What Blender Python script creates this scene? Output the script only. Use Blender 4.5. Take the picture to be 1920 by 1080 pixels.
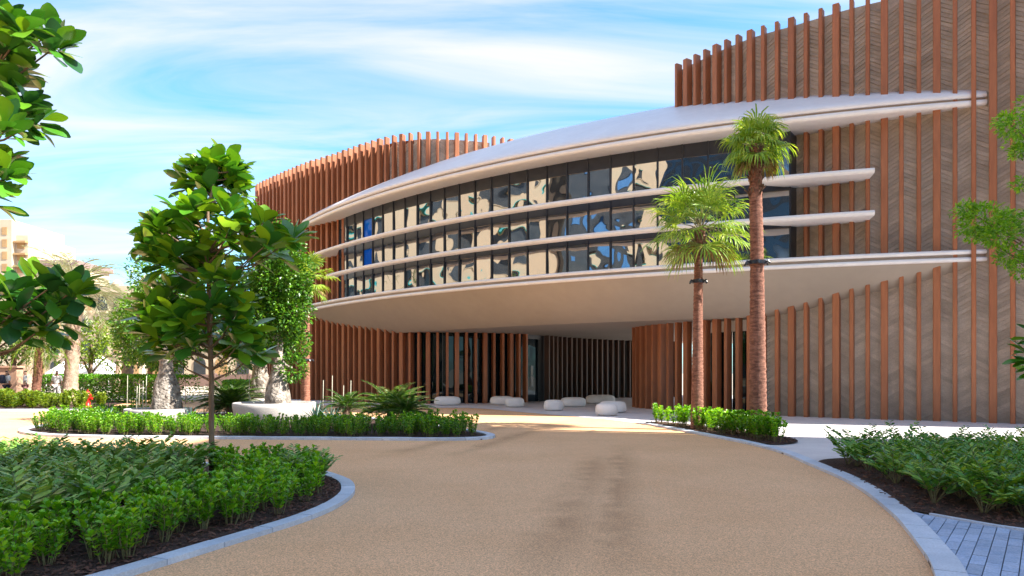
import bpy, math, random
import numpy as np
from mathutils import Vector, Matrix
from mathutils.geometry import tessellate_polygon

random.seed(11)
rng = np.random.default_rng(11)
for o in list(bpy.data.objects):
    bpy.data.objects.remove(o)
scene = bpy.context.scene
C = scene.collection
R = math.radians

# ------------------------------------------------------------------ camera
cam_d = bpy.data.cameras.new('camera')
cam_d.lens = 24.0
cam_d.sensor_width = 36.0
cam_d.shift_y = 160.0 / 1920.0
cam_d.clip_end = 3000.0
cam = bpy.data.objects.new('camera', cam_d)
cam.location = (0, 0, 1.5)
cam.rotation_euler = (R(90), 0, 0)
C.objects.link(cam)
scene.camera = cam

# ------------------------------------------------------------------ sun, sky, exposure
SUN_EL = R(46)
SUN_H = Vector((0.957, -0.29, 0)).normalized()
sun_d = bpy.data.lights.new('sun', 'SUN')
sun_d.energy = 3.0
sun_d.angle = R(0.5)
sun_d.color = (1.0, 0.94, 0.85)
sun = bpy.data.objects.new('sun', sun_d)
_v = Vector((-SUN_H.x * math.cos(SUN_EL), -SUN_H.y * math.cos(SUN_EL), -math.sin(SUN_EL)))
sun.rotation_euler = _v.to_track_quat('-Z', 'Y').to_euler()
sun.location = (60, -20, 80)
C.objects.link(sun)

world = bpy.data.worlds.new('World')
scene.world = world
world.use_nodes = True
wn, wl = world.node_tree.nodes, world.node_tree.links
wn.clear()
w_out = wn.new('ShaderNodeOutputWorld')
w_bg = wn.new('ShaderNodeBackground')
w_bg.inputs['Strength'].default_value = 0.15
sky = wn.new('ShaderNodeTexSky')
sky.sky_type = 'NISHITA'
sky.sun_disc = False
sky.sun_elevation = SUN_EL
sky.sun_rotation = math.atan2(SUN_H.x, SUN_H.y)
sky.air_density = 1.0
sky.dust_density = 0.6
sky.ozone_density = 1.0
w_tint = wn.new('ShaderNodeMixRGB')
w_tint.blend_type = 'MULTIPLY'
w_tint.inputs[0].default_value = 1.0
w_tint.inputs[2].default_value = (0.24, 0.41, 0.50, 1)
# thin streaky cloud: noise over the sky plane
w_tc = wn.new('ShaderNodeTexCoord')
w_sep = wn.new('ShaderNodeSeparateXYZ')
w_add = wn.new('ShaderNodeMath'); w_add.operation = 'ADD'; w_add.inputs[1].default_value = 0.14
w_max = wn.new('ShaderNodeMath'); w_max.operation = 'MAXIMUM'; w_max.inputs[1].default_value = 0.05
w_dx = wn.new('ShaderNodeMath'); w_dx.operation = 'DIVIDE'
w_dy = wn.new('ShaderNodeMath'); w_dy.operation = 'DIVIDE'
w_cmb = wn.new('ShaderNodeCombineXYZ')
w_map = wn.new('ShaderNodeMapping')
w_map.inputs['Location'].default_value = (0.55, 0.3, 0)
w_map.inputs['Rotation'].default_value = (0, 0, R(24))
w_map.inputs['Scale'].default_value = (0.55, 1.9, 1)
w_noise = wn.new('ShaderNodeTexNoise')
w_noise.inputs['Scale'].default_value = 1.25
w_noise.inputs['Detail'].default_value = 9
w_noise.inputs['Roughness'].default_value = 0.56
w_noise.inputs['Distortion'].default_value = 0.9
w_ramp = wn.new('ShaderNodeValToRGB')
w_ramp.color_ramp.elements[0].position = 0.36
w_ramp.color_ramp.elements[0].color = (0, 0, 0, 1)
w_ramp.color_ramp.elements[1].position = 0.66
w_ramp.color_ramp.elements[1].color = (0.9, 0.9, 0.9, 1)
w_mix = wn.new('ShaderNodeMixRGB')
w_mix.inputs[2].default_value = (1.40, 1.38, 1.44, 1)
wl.new(w_tc.outputs['Generated'], w_sep.inputs[0])
wl.new(w_sep.outputs['Z'], w_add.inputs[0])
wl.new(w_add.outputs[0], w_max.inputs[0])
wl.new(w_sep.outputs['X'], w_dx.inputs[0]); wl.new(w_max.outputs[0], w_dx.inputs[1])
wl.new(w_sep.outputs['Y'], w_dy.inputs[0]); wl.new(w_max.outputs[0], w_dy.inputs[1])
wl.new(w_dx.outputs[0], w_cmb.inputs[0]); wl.new(w_dy.outputs[0], w_cmb.inputs[1])
wl.new(w_cmb.outputs[0], w_map.inputs[0])
wl.new(w_map.outputs[0], w_noise.inputs['Vector'])
wl.new(w_noise.outputs['Fac'], w_ramp.inputs[0])
wl.new(w_ramp.outputs[0], w_mix.inputs[0])
wl.new(sky.outputs[0], w_tint.inputs[1])
wl.new(w_tint.outputs[0], w_mix.inputs[1])
wl.new(w_mix.outputs[0], w_bg.inputs['Color'])
wl.new(w_bg.outputs[0], w_out.inputs['Surface'])

scene.view_settings.view_transform = 'Standard'
scene.view_settings.look = 'None'
scene.view_settings.gamma = 1.0
scene.view_settings.exposure = 2.36
scene.view_settings.use_curve_mapping = False
scene.render.engine = 'CYCLES'
scene.cycles.max_bounces = 7
scene.cycles.diffuse_bounces = 4
scene.cycles.glossy_bounces = 3
scene.cycles.transmission_bounces = 4
scene.cycles.transparent_max_bounces = 6
scene.cycles.use_denoising = True

# ------------------------------------------------------------------ materials
MATS = {}

def new_mat(name):
    m = bpy.data.materials.new(name)
    m.use_nodes = True
    m.node_tree.nodes.clear()
    MATS[name] = m
    return m, m.node_tree.nodes, m.node_tree.links

def rgba(c):
    return (c[0], c[1], c[2], 1.0)

def pmat(name, c1, c2=None, scale=4.0, detail=5, rough=0.6, rough2=None, bump=0.0, bscale=None, bdist=0.02,
         spec=0.5, metallic=0.0, stretch=(1, 1, 1), lo=0.35, hi=0.65, fine=None, island=0.0):
    """Principled material in world position: two colours by noise, fine speckle, roughness and bump noise."""
    m, n, l = new_mat(name)
    out = n.new('ShaderNodeOutputMaterial')
    p = n.new('ShaderNodeBsdfPrincipled')
    l.new(p.outputs[0], out.inputs[0])
    geo = n.new('ShaderNodeNewGeometry')
    mp = n.new('ShaderNodeMapping')
    mp.inputs['Scale'].default_value = stretch
    l.new(geo.outputs['Position'], mp.inputs[0])
    t = n.new('ShaderNodeTexNoise')
    t.inputs['Scale'].default_value = scale
    t.inputs['Detail'].default_value = detail
    t.inputs['Roughness'].default_value = 0.6
    l.new(mp.outputs[0], t.inputs['Vector'])
    rp = n.new('ShaderNodeValToRGB')
    rp.color_ramp.elements[0].position = lo
    rp.color_ramp.elements[1].position = hi
    rp.color_ramp.elements[0].color = rgba(c1)
    rp.color_ramp.elements[1].color = rgba(c2 or c1)
    l.new(t.outputs['Fac'], rp.inputs[0])
    col = rp.outputs[0]
    if fine:
        fs, fa = fine
        t2 = n.new('ShaderNodeTexNoise')
        t2.inputs['Scale'].default_value = fs
        t2.inputs['Detail'].default_value = 3
        l.new(mp.outputs[0], t2.inputs['Vector'])
        mr = n.new('ShaderNodeMapRange')
        mr.inputs[1].default_value = 0.3; mr.inputs[2].default_value = 0.7
        mr.inputs[3].default_value = 1 - fa; mr.inputs[4].default_value = 1 + fa
        l.new(t2.outputs['Fac'], mr.inputs[0])
        mx = n.new('ShaderNodeVectorMath'); mx.operation = 'SCALE'
        l.new(col, mx.inputs[0]); l.new(mr.outputs[0], mx.inputs['Scale'])
        col = mx.outputs[0]
    if island:
        mr = n.new('ShaderNodeMapRange')
        mr.inputs[3].default_value = 1 - island; mr.inputs[4].default_value = 1 + island
        oi = n.new('ShaderNodeObjectInfo')
        ad = n.new('ShaderNodeMath'); ad.operation = 'ADD'
        fr = n.new('ShaderNodeMath'); fr.operation = 'FRACT'
        l.new(geo.outputs['Random Per Island'], ad.inputs[0]); l.new(oi.outputs['Random'], ad.inputs[1])
        l.new(ad.outputs[0], fr.inputs[0]); l.new(fr.outputs[0], mr.inputs[0])
        mx = n.new('ShaderNodeVectorMath'); mx.operation = 'SCALE'
        l.new(col, mx.inputs[0]); l.new(mr.outputs[0], mx.inputs['Scale'])
        col = mx.outputs[0]
    l.new(col, p.inputs['Base Color'])
    p.inputs['Metallic'].default_value = metallic
    p.inputs['Specular IOR Level'].default_value = spec
    if rough2 is None:
        p.inputs['Roughness'].default_value = rough
    else:
        mr = n.new('ShaderNodeMapRange')
        mr.inputs[3].default_value = rough; mr.inputs[4].default_value = rough2
        l.new(t.outputs['Fac'], mr.inputs[0]); l.new(mr.outputs[0], p.inputs['Roughness'])
    if bump:
        tb = n.new('ShaderNodeTexNoise')
        tb.inputs['Scale'].default_value = bscale or scale * 6
        tb.inputs['Detail'].default_value = 4
        l.new(mp.outputs[0], tb.inputs['Vector'])
        b = n.new('ShaderNodeBump')
        b.inputs['Strength'].default_value = bump
        b.inputs['Distance'].default_value = bdist
        l.new(tb.outputs['Fac'], b.inputs['Height'])
        l.new(b.outputs[0], p.inputs['Normal'])
    return m

def leaf_mat(name, dark, mid, light, rough=0.38, trans=0.22, spec=0.5, tl=None):
    """Leaves: each leaf its own tone between three real leaf colours, glossy, a little light passing through."""
    m, n, l = new_mat(name)
    out = n.new('ShaderNodeOutputMaterial')
    p = n.new('ShaderNodeBsdfPrincipled')
    tr = n.new('ShaderNodeBsdfTranslucent')
    mix = n.new('ShaderNodeMixShader')
    mix.inputs[0].default_value = trans
    geo = n.new('ShaderNodeNewGeometry')
    oi = n.new('ShaderNodeObjectInfo')
    ad = n.new('ShaderNodeMath'); ad.operation = 'MULTIPLY_ADD'
    ad.inputs[1].default_value = 0.25
    sc = n.new('ShaderNodeMath'); sc.operation = 'MULTIPLY'; sc.inputs[1].default_value = 0.75
    l.new(geo.outputs['Random Per Island'], sc.inputs[0])
    l.new(oi.outputs['Random'], ad.inputs[0]); l.new(sc.outputs[0], ad.inputs[2])
    rp = n.new('ShaderNodeValToRGB')
    e = rp.color_ramp.elements
    e[0].position = 0.05; e[0].color = rgba(dark)
    e[1].position = 0.95; e[1].color = rgba(light)
    k = e.new(0.5); k.color = rgba(mid)
    l.new(ad.outputs[0], rp.inputs[0])
    l.new(rp.outputs[0], p.inputs['Base Color'])
    p.inputs['Roughness'].default_value = rough
    p.inputs['Specular IOR Level'].default_value = spec
    hs = n.new('ShaderNodeMixRGB'); hs.blend_type = 'MULTIPLY'; hs.inputs[0].default_value = 1
    hs.inputs[2].default_value = rgba(tl or (2.2, 1.9, 0.7))
    l.new(rp.outputs[0], hs.inputs[1])
    l.new(hs.outputs[0], tr.inputs[0])
    l.new(p.outputs[0], mix.inputs[1]); l.new(tr.outputs[0], mix.inputs[2])
    l.new(mix.outputs[0], out.inputs[0])
    return m

def glass_mat(name, body, refl, fac, wob=0.5, wscale=1.1):
    """Coated facade glass: dark body behind a strong, slightly rolling reflection."""
    m, n, l = new_mat(name)
    out = n.new('ShaderNodeOutputMaterial')
    d = n.new('ShaderNodeBsdfDiffuse'); d.inputs[0].default_value = rgba(body)
    g = n.new('ShaderNodeBsdfGlossy'); g.inputs[0].default_value = rgba(refl)
    g.inputs['Roughness'].default_value = 0.015
    mix = n.new('ShaderNodeMixShader'); mix.inputs[0].default_value = fac
    geo = n.new('ShaderNodeNewGeometry')
    oi = n.new('ShaderNodeObjectInfo')
    vm = n.new('ShaderNodeVectorMath'); vm.operation = 'MULTIPLY_ADD'
    cb = n.new('ShaderNodeCombineXYZ')
    ml = n.new('ShaderNodeMath'); ml.operation = 'MULTIPLY'; ml.inputs[1].default_value = 37.0
    l.new(oi.outputs['Random'], ml.inputs[0])
    l.new(ml.outputs[0], cb.inputs[2])
    vm.inputs[1].default_value = (1, 1, 1)
    l.new(geo.outputs['Position'], vm.inputs[0]); l.new(cb.outputs[0], vm.inputs[2])
    t = n.new('ShaderNodeTexNoise'); t.inputs['Scale'].default_value = wscale; t.inputs['Detail'].default_value = 0.6
    l.new(vm.outputs[0], t.inputs['Vector'])
    b = n.new('ShaderNodeBump'); b.inputs['Strength'].default_value = wob; b.inputs['Distance'].default_value = 0.06
    l.new(t.outputs['Fac'], b.inputs['Height'])
    l.new(b.outputs[0], g.inputs['Normal'])
    l.new(d.outputs[0], mix.inputs[1]); l.new(g.outputs[0], mix.inputs[2])
    l.new(mix.outputs[0], out.inputs[0])
    return m

def driveway_mat():
    m = pmat('driveway', (0.66, 0.365, 0.18), (0.77, 0.455, 0.245), scale=0.35, detail=6, rough=0.75, bump=0.5, bscale=140, bdist=0.004,
             fine=(85, 0.45), lo=0.3, hi=0.7)
    # faint darker wheel tracks worn into the surface, broken up by noise
    n, l = m.node_tree.nodes, m.node_tree.links
    p = next(x for x in n if x.type == 'BSDF_PRINCIPLED')
    src = p.inputs['Base Color'].links[0].from_socket
    geo = n.new('ShaderNodeNewGeometry'); sp = n.new('ShaderNodeSeparateXYZ')
    l.new(geo.outputs['Position'], sp.inputs[0])
    def math_(op, a, b=None, c=None):
        k = n.new('ShaderNodeMath'); k.operation = op
        for i, v in enumerate((a, b, c)):
            if v is None: continue
            if isinstance(v, (int, float)): k.inputs[i].default_value = v
            else: l.new(v, k.inputs[i])
        return k.outputs[0]
    nz = n.new('ShaderNodeTexNoise'); nz.inputs['Scale'].default_value = 1.7; nz.inputs['Detail'].default_value = 5
    l.new(geo.outputs['Position'], nz.inputs['Vector'])
    tot = None
    for a, b, w, y0, y1 in ((-0.75, 0.19, 0.42, 4.6, 13.5), (-0.05, 0.165, 0.36, 4.6, 14.5), (-6.0, 0.30, 0.40, 12.0, 22.0), (-4.8, 0.30, 0.35, 12.0, 22.0)):
        bend = math_('MULTIPLY', math_('SUBTRACT', nz.outputs['Fac'], 0.5), 0.5)
        u = math_('ABSOLUTE', math_('ADD', math_('SUBTRACT', sp.outputs['X'], math_('MULTIPLY_ADD', sp.outputs['Y'], b, a)), bend))
        k = math_('MAXIMUM', math_('SUBTRACT', 1.0, math_('DIVIDE', u, w)), 0.0)
        g0 = math_('MINIMUM', math_('MAXIMUM', math_('MULTIPLY', math_('SUBTRACT', sp.outputs['Y'], y0), 0.6), 0.0), 1.0)
        g1 = math_('MINIMUM', math_('MAXIMUM', math_('MULTIPLY', math_('SUBTRACT', y1, sp.outputs['Y']), 0.35), 0.0), 1.0)
        k = math_('MULTIPLY', k, math_('MULTIPLY', g0, g1))
        tot = k if tot is None else math_('MAXIMUM', tot, k)
    nb = n.new('ShaderNodeMapRange'); nb.inputs[1].default_value = 0.15; nb.inputs[2].default_value = 0.6
    l.new(nz.outputs['Fac'], nb.inputs[0])
    amt = math_('MULTIPLY', math_('MULTIPLY', tot, nb.outputs[0]), 0.8)
    mx = n.new('ShaderNodeMixRGB'); mx.blend_type = 'MULTIPLY'
    mx.inputs[2].default_value = (0.60, 0.56, 0.50, 1)
    l.new(amt, mx.inputs[0]); l.new(src, mx.inputs[1]); l.new(mx.outputs[0], p.inputs['Base Color'])
    return m

M = dict(
    driveway=driveway_mat(),
    ground=pmat('ground', (0.42, 0.34, 0.26), (0.52, 0.44, 0.35), scale=0.2, rough=0.85, bump=0.3, bscale=30),
    paving=pmat('paving', (0.60, 0.56, 0.57), (0.70, 0.66, 0.66), scale=1.2, rough=0.6, fine=(40, 0.06), island=0.05),
    kerb=pmat('kerb', (0.46, 0.51, 0.60), (0.58, 0.62, 0.70), scale=3, rough=0.6, fine=(60, 0.12), bump=0.2, bscale=90, bdist=0.004, island=0.08),
    paver=pmat('paver', (0.27, 0.35, 0.50), (0.37, 0.43, 0.56), scale=9, rough=0.7, fine=(70, 0.2), bump=0.35, bscale=80, bdist=0.006, island=0.16),
    joint=pmat('joint', (0.12, 0.115, 0.11), (0.17, 0.16, 0.15), scale=20, rough=0.9),
    mulch=pmat('mulch', (0.030, 0.013, 0.010), (0.085, 0.040, 0.028), scale=22, rough=0.9, bump=1.0, bscale=45, bdist=0.05),
    chip=pmat('chip', (0.07, 0.028, 0.018), (0.13, 0.06, 0.04), scale=14, rough=0.85, island=0.35),
    soil=pmat('soil', (0.06, 0.045, 0.035), (0.10, 0.08, 0.06), scale=12, rough=0.95, bump=0.8, bscale=40),
    white=pmat('white', (0.76, 0.745, 0.74), (0.82, 0.805, 0.80), scale=0.8, rough=0.45, fine=(6, 0.03), stretch=(1, 1, 0.5)),
    roof=pmat('roof', (0.74, 0.73, 0.75), (0.80, 0.79, 0.81), scale=0.6, rough=0.42, fine=(5, 0.03)),
    soffit=pmat('soffit', (0.345, 0.30, 0.25), (0.385, 0.335, 0.28), scale=0.35, rough=0.65, fine=(3, 0.025)),
    groove=pmat('groove', (0.30, 0.24, 0.19), (0.36, 0.29, 0.23), scale=1, rough=0.6),
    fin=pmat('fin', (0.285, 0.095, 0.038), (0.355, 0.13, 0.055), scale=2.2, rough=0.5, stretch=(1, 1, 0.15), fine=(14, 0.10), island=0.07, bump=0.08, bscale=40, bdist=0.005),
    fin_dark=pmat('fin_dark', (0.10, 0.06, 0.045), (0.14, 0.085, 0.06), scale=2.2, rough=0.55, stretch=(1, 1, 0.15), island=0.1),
    fin_cap=pmat('fin_cap', (0.045, 0.03, 0.028), (0.06, 0.04, 0.035), scale=4, rough=0.5),
    stone=pmat('stone', (0.45, 0.38, 0.30), (0.58, 0.50, 0.405), scale=1.6, rough=0.8, stretch=(1, 1, 1.5), fine=(26, 0.12), island=0.13, bump=0.35, bscale=22, bdist=0.02),
    terracotta=pmat('terracotta', (0.16, 0.055, 0.028), (0.20, 0.075, 0.04), scale=1.5, rough=0.6),
    frame=pmat('frame', (0.018, 0.022, 0.032), (0.026, 0.03, 0.042), scale=3, rough=0.3),
    black=pmat('black', (0.012, 0.011, 0.011), (0.02, 0.018, 0.017), scale=2, rough=0.5),
    glass=glass_mat('glass', (0.010, 0.012, 0.018), (0.86, 0.86, 0.86), 0.47, wob=1.0, wscale=0.8),
    glass_blue=glass_mat('glass_blue', (0.005, 0.10, 0.62), (0.3, 0.5, 0.9), 0.10),
    glass_dark=glass_mat('glass_dark', (0.004, 0.007, 0.010), (0.4, 0.5, 0.55), 0.05, wob=0.15),
    bench=pmat('bench', (0.72, 0.69, 0.66), (0.80, 0.77, 0.75), scale=2, rough=0.55, fine=(70, 0.05)),
    pot=pmat('pot', (0.50, 0.46, 0.43), (0.60, 0.56, 0.52), scale=2.5, rough=0.75, fine=(35, 0.10), bump=0.2, bscale=50),
    bark=pmat('bark', (0.15, 0.095, 0.06), (0.27, 0.18, 0.12), scale=9, rough=0.85, stretch=(1, 1, 0.3), bump=0.6, bscale=40),
    bark_pale=pmat('bark_pale', (0.16, 0.13, 0.105), (0.42, 0.37, 0.32), scale=5, rough=0.9, lo=0.4, hi=0.6, bump=1.0, bscale=12, bdist=0.08),
    bark_red=pmat('bark_red', (0.15, 0.055, 0.033), (0.37, 0.17, 0.11), scale=7, rough=0.85, lo=0.36, hi=0.64, bump=0.9, bscale=22, bdist=0.03, stretch=(1, 1, 3.2), fine=(40, 0.25)),
    boot=pmat('boot', (0.12, 0.07, 0.045), (0.30, 0.19, 0.12), scale=8, rough=0.85, island=0.3),
    palm_pale=pmat('palm_pale', (0.30, 0.20, 0.14), (0.50, 0.36, 0.27), scale=6, rough=0.9, bump=0.8, bscale=20, bdist=0.05),
    stem=pmat('stem', (0.13, 0.12, 0.05), (0.20, 0.18, 0.08), scale=12, rough=0.7),
    cane=pmat('cane', (0.34, 0.33, 0.25), (0.45, 0.43, 0.34), scale=12, rough=0.6),
    fiddle=leaf_mat('fiddle', (0.018, 0.085, 0.024), (0.065, 0.235, 0.018), (0.25, 0.42, 0.016), rough=0.3, trans=0.18),
    shrub=leaf_mat('shrub', (0.04, 0.15, 0.006), (0.13, 0.37, 0.010), (0.36, 0.60, 0.022), rough=0.34, trans=0.24),
    hedge=leaf_mat('hedge', (0.03, 0.12, 0.006), (0.10, 0.30, 0.008), (0.28, 0.50, 0.018), rough=0.4, trans=0.22),
    zamia=leaf_mat('zamia', (0.05, 0.16, 0.025), (0.14, 0.31, 0.05), (0.34, 0.48, 0.11), rough=0.36, trans=0.15),
    zamia_dark=leaf_mat('zamia_dark', (0.025, 0.12, 0.025), (0.10, 0.28, 0.03), (0.32, 0.44, 0.03), rough=0.34, trans=0.18),
    cycad=leaf_mat('cycad', (0.016, 0.065, 0.012), (0.05, 0.14, 0.015), (0.16, 0.27, 0.02), rough=0.35, trans=0.12),
    agave=leaf_mat('agave', (0.035, 0.085, 0.075), (0.06, 0.13, 0.10), (0.12, 0.20, 0.14), rough=0.45, trans=0.05),
    fan=leaf_mat('fan', (0.07, 0.16, 0.014), (0.16, 0.30, 0.025), (0.36, 0.46, 0.08), rough=0.42, trans=0.28),
    fan_dry=leaf_mat('fan_dry', (0.16, 0.10, 0.03), (0.28, 0.19, 0.07), (0.40, 0.32, 0.13), rough=0.7, trans=0.2, tl=(1.2, 1.1, 0.8)),
    topiary=leaf_mat('topiary', (0.02, 0.085, 0.008), (0.065, 0.20, 0.010), (0.18, 0.35, 0.018), rough=0.4, trans=0.22),
    spray=leaf_mat('spray', (0.07, 0.22, 0.010), (0.17, 0.40, 0.014), (0.36, 0.56, 0.03), rough=0.4, trans=0.28),
    date=leaf_mat('date', (0.22, 0.27, 0.13), (0.36, 0.40, 0.23), (0.55, 0.56, 0.38), rough=0.5, trans=0.2, tl=(1.2, 1.2, 0.8)),
    lime=leaf_mat('lime', (0.08, 0.17, 0.012), (0.17, 0.27, 0.02), (0.30, 0.38, 0.05), rough=0.45, trans=0.25),
    bgtree=leaf_mat('bgtree', (0.022, 0.07, 0.014), (0.05, 0.13, 0.02), (0.12, 0.22, 0.03), rough=0.5, trans=0.2),
    cream=pmat('cream', (0.48, 0.38, 0.27), (0.56, 0.45, 0.33), scale=0.3, rough=0.85),
    beige=pmat('beige', (0.38, 0.30, 0.21), (0.43, 0.345, 0.245), scale=0.1, rough=0.85),
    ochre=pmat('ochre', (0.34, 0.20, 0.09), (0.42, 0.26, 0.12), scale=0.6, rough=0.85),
    rooftile=pmat('rooftile', (0.20, 0.13, 0.13), (0.27, 0.18, 0.17), scale=1.5, rough=0.8),
    bluepanel=pmat('bluepanel', (0.03, 0.11, 0.28), (0.04, 0.15, 0.34), scale=1, rough=0.4),
    teal=pmat('teal', (0.01, 0.22, 0.24), (0.02, 0.27, 0.29), scale=1, rough=0.5),
    winglass=pmat('winglass', (0.03, 0.035, 0.04), (0.05, 0.055, 0.06), scale=0.5, rough=0.12),
    bluewall=pmat('bluewall', (0.02, 0.06, 0.11), (0.03, 0.09, 0.17), scale=0.12, rough=0.2),
    peach=pmat('peach', (0.50, 0.29, 0.19), (0.58, 0.36, 0.25), scale=2, rough=0.85),
    red=pmat('red', (0.50, 0.015, 0.012), (0.58, 0.025, 0.018), scale=6, rough=0.35),
    fabric_white=pmat('fabric_white', (0.72, 0.70, 0.68), (0.78, 0.76, 0.74), scale=6, rough=0.9),
    fabric_navy=pmat('fabric_navy', (0.02, 0.025, 0.05), (0.03, 0.04, 0.07), scale=6, rough=0.9),
    fabric_rose=pmat('fabric_rose', (0.45, 0.22, 0.22), (0.52, 0.28, 0.27), scale=6, rough=0.9),
    skin=pmat('skin', (0.34, 0.19, 0.13), (0.38, 0.22, 0.15), scale=8, rough=0.6),
    hair=pmat('hair', (0.02, 0.014, 0.01), (0.03, 0.02, 0.015), scale=20, rough=0.6),
    rail=pmat('rail', (0.16, 0.10, 0.085), (0.20, 0.13, 0.11), scale=4, rough=0.7),
)

# ------------------------------------------------------------------ helpers
def tag(o, label=None, cat=None, group=None, kind=None):
    if label: o['label'] = label
    if cat: o['category'] = cat
    if group: o['group'] = group
    if kind: o['kind'] = kind
    return o

def empty(name, loc=(0, 0, 0), rz=0.0, parent=None):
    o = bpy.data.objects.new(name, None)
    o.empty_display_size = 0.2
    o.location = loc
    o.rotation_euler = (0, 0, rz)
    C.objects.link(o)
    if parent: o.parent = parent
    return o

def mesh(name, verts, faces, mats, parent=None, smooth=False, midx=None, loc=None):
    me = bpy.data.meshes.new(name)
    me.from_pydata([tuple(v) for v in verts], [], [tuple(f) for f in faces])
    if not isinstance(mats, (list, tuple)): mats = [mats]
    for m in mats: me.materials.append(m)
    if midx is not None: me.polygons.foreach_set('material_index', midx)
    if smooth: me.polygons.foreach_set('use_smooth', [True] * len(me.polygons))
    me.update()
    return link(name, me, parent, loc)

def link(name, me, parent=None, loc=None, rz=None, sc=None):
    o = bpy.data.objects.new(name, me)
    C.objects.link(o)
    if parent: o.parent = parent
    if loc is not None: o.location = loc
    if rz is not None: o.rotation_euler = (0, 0, rz)
    if sc is not None: o.scale = (sc, sc, sc) if not hasattr(sc, '__len__') else sc
    return o

class MB:
    """Collects shapes for one mesh."""
    def __init__(self):
        self.v, self.f, self.m = [], [], []
    def add(self, vs, fs, mi=0):
        b = len(self.v)
        self.v.extend([tuple(map(float, v)) for v in vs])
        self.f.extend([tuple(i + b for i in f) for f in fs])
        self.m.extend([mi] * len(fs))
        return self
    def box(self, x0, x1, y0, y1, z0, z1, mi=0):
        return self.add([(x0, y0, z0), (x1, y0, z0), (x1, y1, z0), (x0, y1, z0), (x0, y0, z1), (x1, y0, z1), (x1, y1, z1), (x0, y1, z1)],
                        [(0, 3, 2, 1), (4, 5, 6, 7), (0, 1, 5, 4), (1, 2, 6, 5), (2, 3, 7, 6), (3, 0, 4, 7)], mi)
    def tube(self, pts, radii, n=8, mi=0, cap=True):
        pts = [Vector(p) for p in pts]
        rings = []
        ref = Vector((0.13, 0.97, 0.21)).normalized()
        for i, p in enumerate(pts):
            d = (pts[min(i + 1, len(pts) - 1)] - pts[max(i - 1, 0)]).normalized()
            a = d.cross(ref)
            if a.length < 1e-3: a = d.cross(Vector((1, 0, 0)))
            a.normalize(); b = d.cross(a)
            rings.append([p + (a * math.cos(2 * math.pi * k / n) + b * math.sin(2 * math.pi * k / n)) * radii[i] for k in range(n)])
        vs = [q for r in rings for q in r]
        fs = []
        for i in range(len(pts) - 1):
            for k in range(n):
                fs.append((i * n + k, i * n + (k + 1) % n, (i + 1) * n + (k + 1) % n, (i + 1) * n + k))
        if cap:
            fs.append(tuple(range(n))[::-1]); fs.append(tuple((len(pts) - 1) * n + k for k in range(n)))
        return self.add(vs, fs, mi)
    def lathe(self, prof, n=24, c=(0, 0), mi=0, wob=None):
        vs, fs = [], []
        for i, (r, z) in enumerate(prof):
            for k in range(n):
                a = 2 * math.pi * k / n
                rr = r * (wob(a, z) if wob else 1)
                vs.append((c[0] + rr * math.cos(a), c[1] + rr * math.sin(a), z))
        for i in range(len(prof) - 1):
            for k in range(n):
                fs.append((i * n + k, i * n + (k + 1) % n, (i + 1) * n + (k + 1) % n, (i + 1) * n + k))
        fs.append(tuple(range(n))[::-1]); fs.append(tuple((len(prof) - 1) * n + k for k in range(n)))
        return self.add(vs, fs, mi)
    def build(self, name, mats, parent=None, smooth=False, loc=None):
        return mesh(name, self.v, self.f, mats, parent, smooth, self.m, loc)

class Curve:
    """A smooth line on the plan through the given points, by arc length; outward is to its right-hand side (towards the forecourt)."""
    def __init__(self, pts, n=40):
        P = np.array(pts, float)
        Q = np.vstack([2 * P[0] - P[1], P, 2 * P[-1] - P[-2]])
        out = []
        for i in range(1, len(Q) - 2):
            p0, p1, p2, p3 = Q[i - 1:i + 3]
            for t in np.linspace(0, 1, n, endpoint=False):
                out.append(.5 * (2 * p1 + (p2 - p0) * t + (2 * p0 - 5 * p1 + 4 * p2 - p3) * t * t + (3 * p1 - p0 - 3 * p2 + p3) * t ** 3))
        out.append(P[-1])
        self.D = np.array(out)
        self.S = np.r_[0, np.cumsum(np.hypot(*np.diff(self.D, axis=0).T))]
        self.L = self.S[-1]
    def pos(self, s):
        return np.array([np.interp(s, self.S, self.D[:, 0]), np.interp(s, self.S, self.D[:, 1])])
    def tan(self, s):
        a, b = self.pos(max(s - .05, 0)), self.pos(min(s + .05, self.L))
        d = b - a
        return d / np.hypot(*d)
    def nrm(self, s):
        t = self.tan(s)
        return np.array([t[1], -t[0]])
    def off(self, s, d):
        return self.pos(s) - self.nrm(s) * d          # d metres inward
    def at_x(self, x):
        return float(np.interp(x, self.D[:, 0], self.S))

def sweep(name, curve, s0, s1, step, prof, mat, parent=None, smooth=False, closed=False):
    """Sweep a profile of (inward distance, height) points along a plan curve."""
    n = max(2, int((s1 - s0) / step) + 1)
    vs, fs = [], []
    k = len(prof(s0) if callable(prof) else prof)
    for s in np.linspace(s0, s1, n):
        p, nr = curve.pos(s), curve.nrm(s)
        for d, z in (prof(s) if callable(prof) else prof):
            q = p - nr * d
            vs.append((q[0], q[1], z))
    kk = k if closed else k - 1
    for i in range(n - 1):
        for j in range(kk):
            a, b = i * k + j, i * k + (j + 1) % k
            fs.append((a, b, b + k, a + k))
    if closed:
        fs.append(tuple(range(k))[::-1]); fs.append(tuple((n - 1) * k + j for j in range(k)))
    return mesh(name, vs, fs, mat, parent, smooth)

def poly(name, pts, z, mat, parent=None):
    vs = [Vector((p[0], p[1], z)) for p in pts]
    tris = tessellate_polygon([vs])
    fs = []
    for t in tris:
        a, b, c = (vs[i] for i in t)
        fs.append(t if (b - a).cross(c - a).z > 0 else (t[0], t[2], t[1]))
    return mesh(name, vs, fs, mat, parent)

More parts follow.
